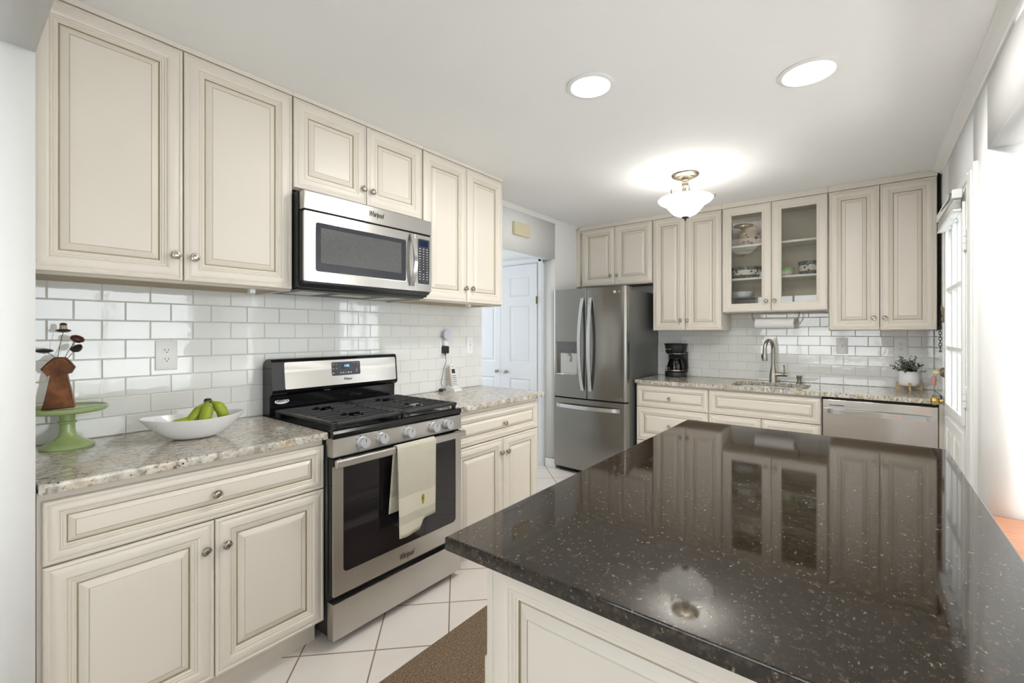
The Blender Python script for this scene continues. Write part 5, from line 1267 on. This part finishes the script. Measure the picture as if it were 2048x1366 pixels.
# ================================================================== COUNTER THINGS, BACK
# coffee maker: housing with brew basket over a warming base, glass carafe
CX, CY = 0.985, 4.375
cm = thing('coffee_maker', 'black drip coffee maker on the back counter by refrigerator', 'coffee maker', (CX, CY, 0.914))
mb = MB(); mb.lathe([(0, 0), (0.098, 0), (0.100, 0.006), (0.098, 0.040), (0.092, 0.048), (0.070, 0.050), (0, 0.050)], (CX, CY, 0.9142), 'z', 40); put('base', mb, 'black', cm, 40)
mb = MB(); mb.prism([(CX - 0.082, CY + 0.098), (CX + 0.082, CY + 0.098), (CX + 0.090, CY + 0.055), (CX + 0.060, CY + 0.050), (CX - 0.060, CY + 0.050), (CX - 0.090, CY + 0.055)], 'z', 0.955, 1.150); put('tank', mb, 'black', cm, 30)
mb = MB(); mb.lathe([(0, 0), (0.088, 0.0), (0.094, 0.006), (0.100, 0.060), (0.102, 0.078), (0.108, 0.082), (0.109, 0.088), (0.104, 0.092), (0, 0.094)], (CX, CY, 1.138), 'z', 40); bk = put('brew_basket', mb, 'black', cm, 40)
mb = MB(); mb.lathe([(0, 0), (0.076, 0), (0.084, 0.006), (0.084, 0.010), (0, 0.010)], (CX, CY, 1.127), 'z', 40); put('basket_rim', mb, 'nickel', cm, 40)
text('brand_name', 'Mr. Coffee', 0.0145, (CX - 0.030, CY - 0.0985, 1.178), (1, 0.28, 0), (0, 0, 1), 'white_print', bk, 0.0012)
mb = MB(); mb.tube([(CX - 0.085, CY + 0.06, 1.06), (CX - 0.100, CY + 0.055, 1.02), (CX - 0.118, CY + 0.05, 0.975), (CX - 0.122, CY + 0.05, 0.945), (CX - 0.108, CY + 0.05, 0.922), (CX - 0.085, CY + 0.06, 0.9185)], 0.003, 8); put('power_cord', mb, 'black', cm, 60)
ca = thing('carafe', 'glass carafe with black handle sitting in the coffee maker', 'carafe', (CX, CY - 0.012, 0.965))
mb = MB(); mb.lathe([(0, 0), (0.068, 0), (0.076, 0.008), (0.079, 0.030), (0.074, 0.070), (0.062, 0.105), (0.056, 0.120), (0.053, 0.120), (0.059, 0.104), (0.071, 0.069), (0.076, 0.030), (0.072, 0.010), (0.066, 0.004), (0, 0.004)], (CX, CY - 0.012, 0.9648), 'z', 40); gl_ = put('glass', mb, 'dark_glass', ca, 40)
mb = MB(); mb.lathe([(0.080, 0), (0.0815, 0.002), (0.0815, 0.012), (0.080, 0.014)], (CX, CY - 0.012, 0.9700), 'z', 40); put('band', mb, 'nickel', ca)
mb = MB(); mb.lathe([(0, 0), (0.060, 0), (0.062, 0.012), (0.050, 0.020), (0, 0.024)], (CX, CY - 0.012, 1.0848), 'z', 36); put('lid', mb, 'black', ca, 40)
mb = MB(); hp = [(CX + 0.052, CY - 0.040, 1.088), (CX + 0.085, CY - 0.052, 1.092), (CX + 0.112, CY - 0.06, 1.082), (CX + 0.120, CY - 0.062, 1.04), (CX + 0.120, CY - 0.062, 1.00), (CX + 0.105, CY - 0.056, 0.985), (CX + 0.074, CY - 0.042, 0.985)]
mb.ribbon(hp, (0.42, 0.9, 0), 0.011, [(0, 0, 1), (0.2, 0, 1), (0.7, -0.3, 0.6), (0.9, -0.4, 0), (0.9, -0.4, -0.2), (0.5, -0.2, -0.8), (0, 0, -1)], 0.006); put('handle', mb, 'black', ca, 50)
mb = MB()
for i in range(6): mb.box(CX + 0.006, CX + 0.020, CY - 0.0925, CY - 0.0905, 0.992 + i * 0.013, 0.994 + i * 0.013)
put('level_marks', mb, 'white_print', ca)
text('brand_name', 'Mr. Coffee', 0.013, (CX - 0.036, CY - 0.0840, 0.998), (1, 0.42, 0), (0, 0, 1), 'white_print', ca, 0.0012)
text_ = None

# paper towel holder and roll
ptx0, ptx1, pty, ptz = 1.672, 1.952, 4.335, 1.412
hd = thing('paper_towel_holder', 'thin metal paper towel bracket under the glass cabinet', 'paper towel holder', (1.81, pty, 1.50))
for x0_, sg in ((1.648, 1), (1.986, -1)):
    mb = MB(); mb.tube([(x0_, pty, 1.5045), (x0_ - sg * 0.004, pty, 1.480), (x0_ + sg * 0.004, pty, 1.452), (x0_ + sg * 0.016, pty, 1.430), (x0_ + sg * 0.020, pty, ptz), (x0_ + sg * 0.032, pty, ptz)], 0.0042, 8); put('arm', mb, 'nickel_dark', hd, 60)
mb = MB(); mb.tube([(1.668, pty, ptz), (1.964, pty, ptz)], 0.006, 10); put('rod', mb, 'nickel_dark', hd)
pr_ = thing('paper_towel_roll', 'white paper towel roll hanging under the glass cabinet', 'paper towels', (1.81, pty, ptz))
mb = MB(); mb.lathe([(0.016, 0), (0.047, 0), (0.0475, 0.002), (0.0475, 0.278), (0.047, 0.280), (0.016, 0.280)], (ptx0, pty, ptz), 'x', 40); put('paper', mb, 'paper', pr_, 40)
mb = MB(); mb.lathe([(0.0075, 0.001), (0.0158, 0.001), (0.0158, 0.279), (0.0075, 0.279), (0.0075, 0.001)], (ptx0, pty, ptz), 'x', 24); put('core', mb, 'cream_under', pr_)

# potted plant on a wooden stand
px_, py_ = 2.662, 4.360
pt = thing('potted_plant', 'grey-green bushy plant in a white pot on wooden stand', 'plant', (px_, py_, 0.914))
mb = MB(); mb.lathe([(0, 0), (0.040, 0), (0.052, 0.005), (0.0575, 0.014), (0.0595, 0.030), (0.0595, 0.108), (0.058, 0.110), (0.054, 0.110), (0.054, 0.092), (0, 0.092)], (px_, py_, 0.944), 'z', 40); put('pot', mb, 'ceramic', pt, 40)
mb = MB(); mb.lathe([(0, 0), (0.0538, 0), (0.04, 0.006), (0, 0.008)], (px_, py_, 1.0365), 'z', 24); put('moss', mb, 'soil', pt)
mb = MB(); mb.box(px_ - 0.062, px_ + 0.062, py_ - 0.008, py_ + 0.008, 0.926, 0.9435); mb.box(px_ - 0.008, px_ + 0.008, py_ - 0.062, py_ - 0.008, 0.926, 0.9435); mb.box(px_ - 0.008, px_ + 0.008, py_ + 0.008, py_ + 0.062, 0.926, 0.9435); put('cross_bar', mb, 'pale_wood', pt)
for dx, dy in ((-0.0665, 0), (0.0665, 0), (0, -0.0665), (0, 0.0665)):
    mb = MB(); mb.box(px_ + dx - 0.0065, px_ + dx + 0.0065, py_ + dy - 0.0065, py_ + dy + 0.0065, 0.9142, 0.975, 0.001); put('leg', mb, 'pale_wood', pt)
rnd = random.Random(11)
for i in range(34):
    az = rnd.uniform(0, 2 * math.pi); tilt = rnd.uniform(0.15, 1.25) if i > 5 else rnd.uniform(0, 0.4); L_ = rnd.uniform(0.085, 0.128) * (1.0 - 0.12 * tilt)
    d = Vector((math.sin(tilt) * math.cos(az), math.sin(tilt) * math.sin(az), math.cos(tilt))); base_ = Vector((px_, py_, 1.040)) + Vector((math.cos(az), math.sin(az), 0)) * rnd.uniform(0.005, 0.035)
    pts = [base_ + d * (L_ * s) + Vector((0, 0, -0.012 * s * s * tilt)) for s in [k / 6 for k in range(7)]]
    mb = MB(); mb.tube(pts, 0.0010, 5); stm = put('stem', mb, 'stem', pt, 60)
    mb = MB()
    for k in range(1, 7):
        for sgn in (-1, 1):
            c = pts[k]; side = d.cross(Vector((rnd.uniform(-1, 1), rnd.uniform(-1, 1), rnd.uniform(-0.3, 1)))).normalized() * sgn; w = side.cross(d).normalized() * 0.0060
            s_ = rnd.uniform(0.8, 1.25); e1 = side * 0.013 * s_; li = Vector((0, 0, 0.003))
            rsA = [c, c + e1 * 0.35 + w * s_, c + e1 * 0.75 + w * 0.8 * s_ + li, c + e1 + li, c + e1 * 0.75 - w * 0.8 * s_ + li, c + e1 * 0.35 - w * s_]
            nn = d * 0.0007; mb.rings([[tuple(p - nn) for p in rsA], [tuple(p + nn) for p in rsA]])
    put('leaves', mb, 'leaf', stm, 30)
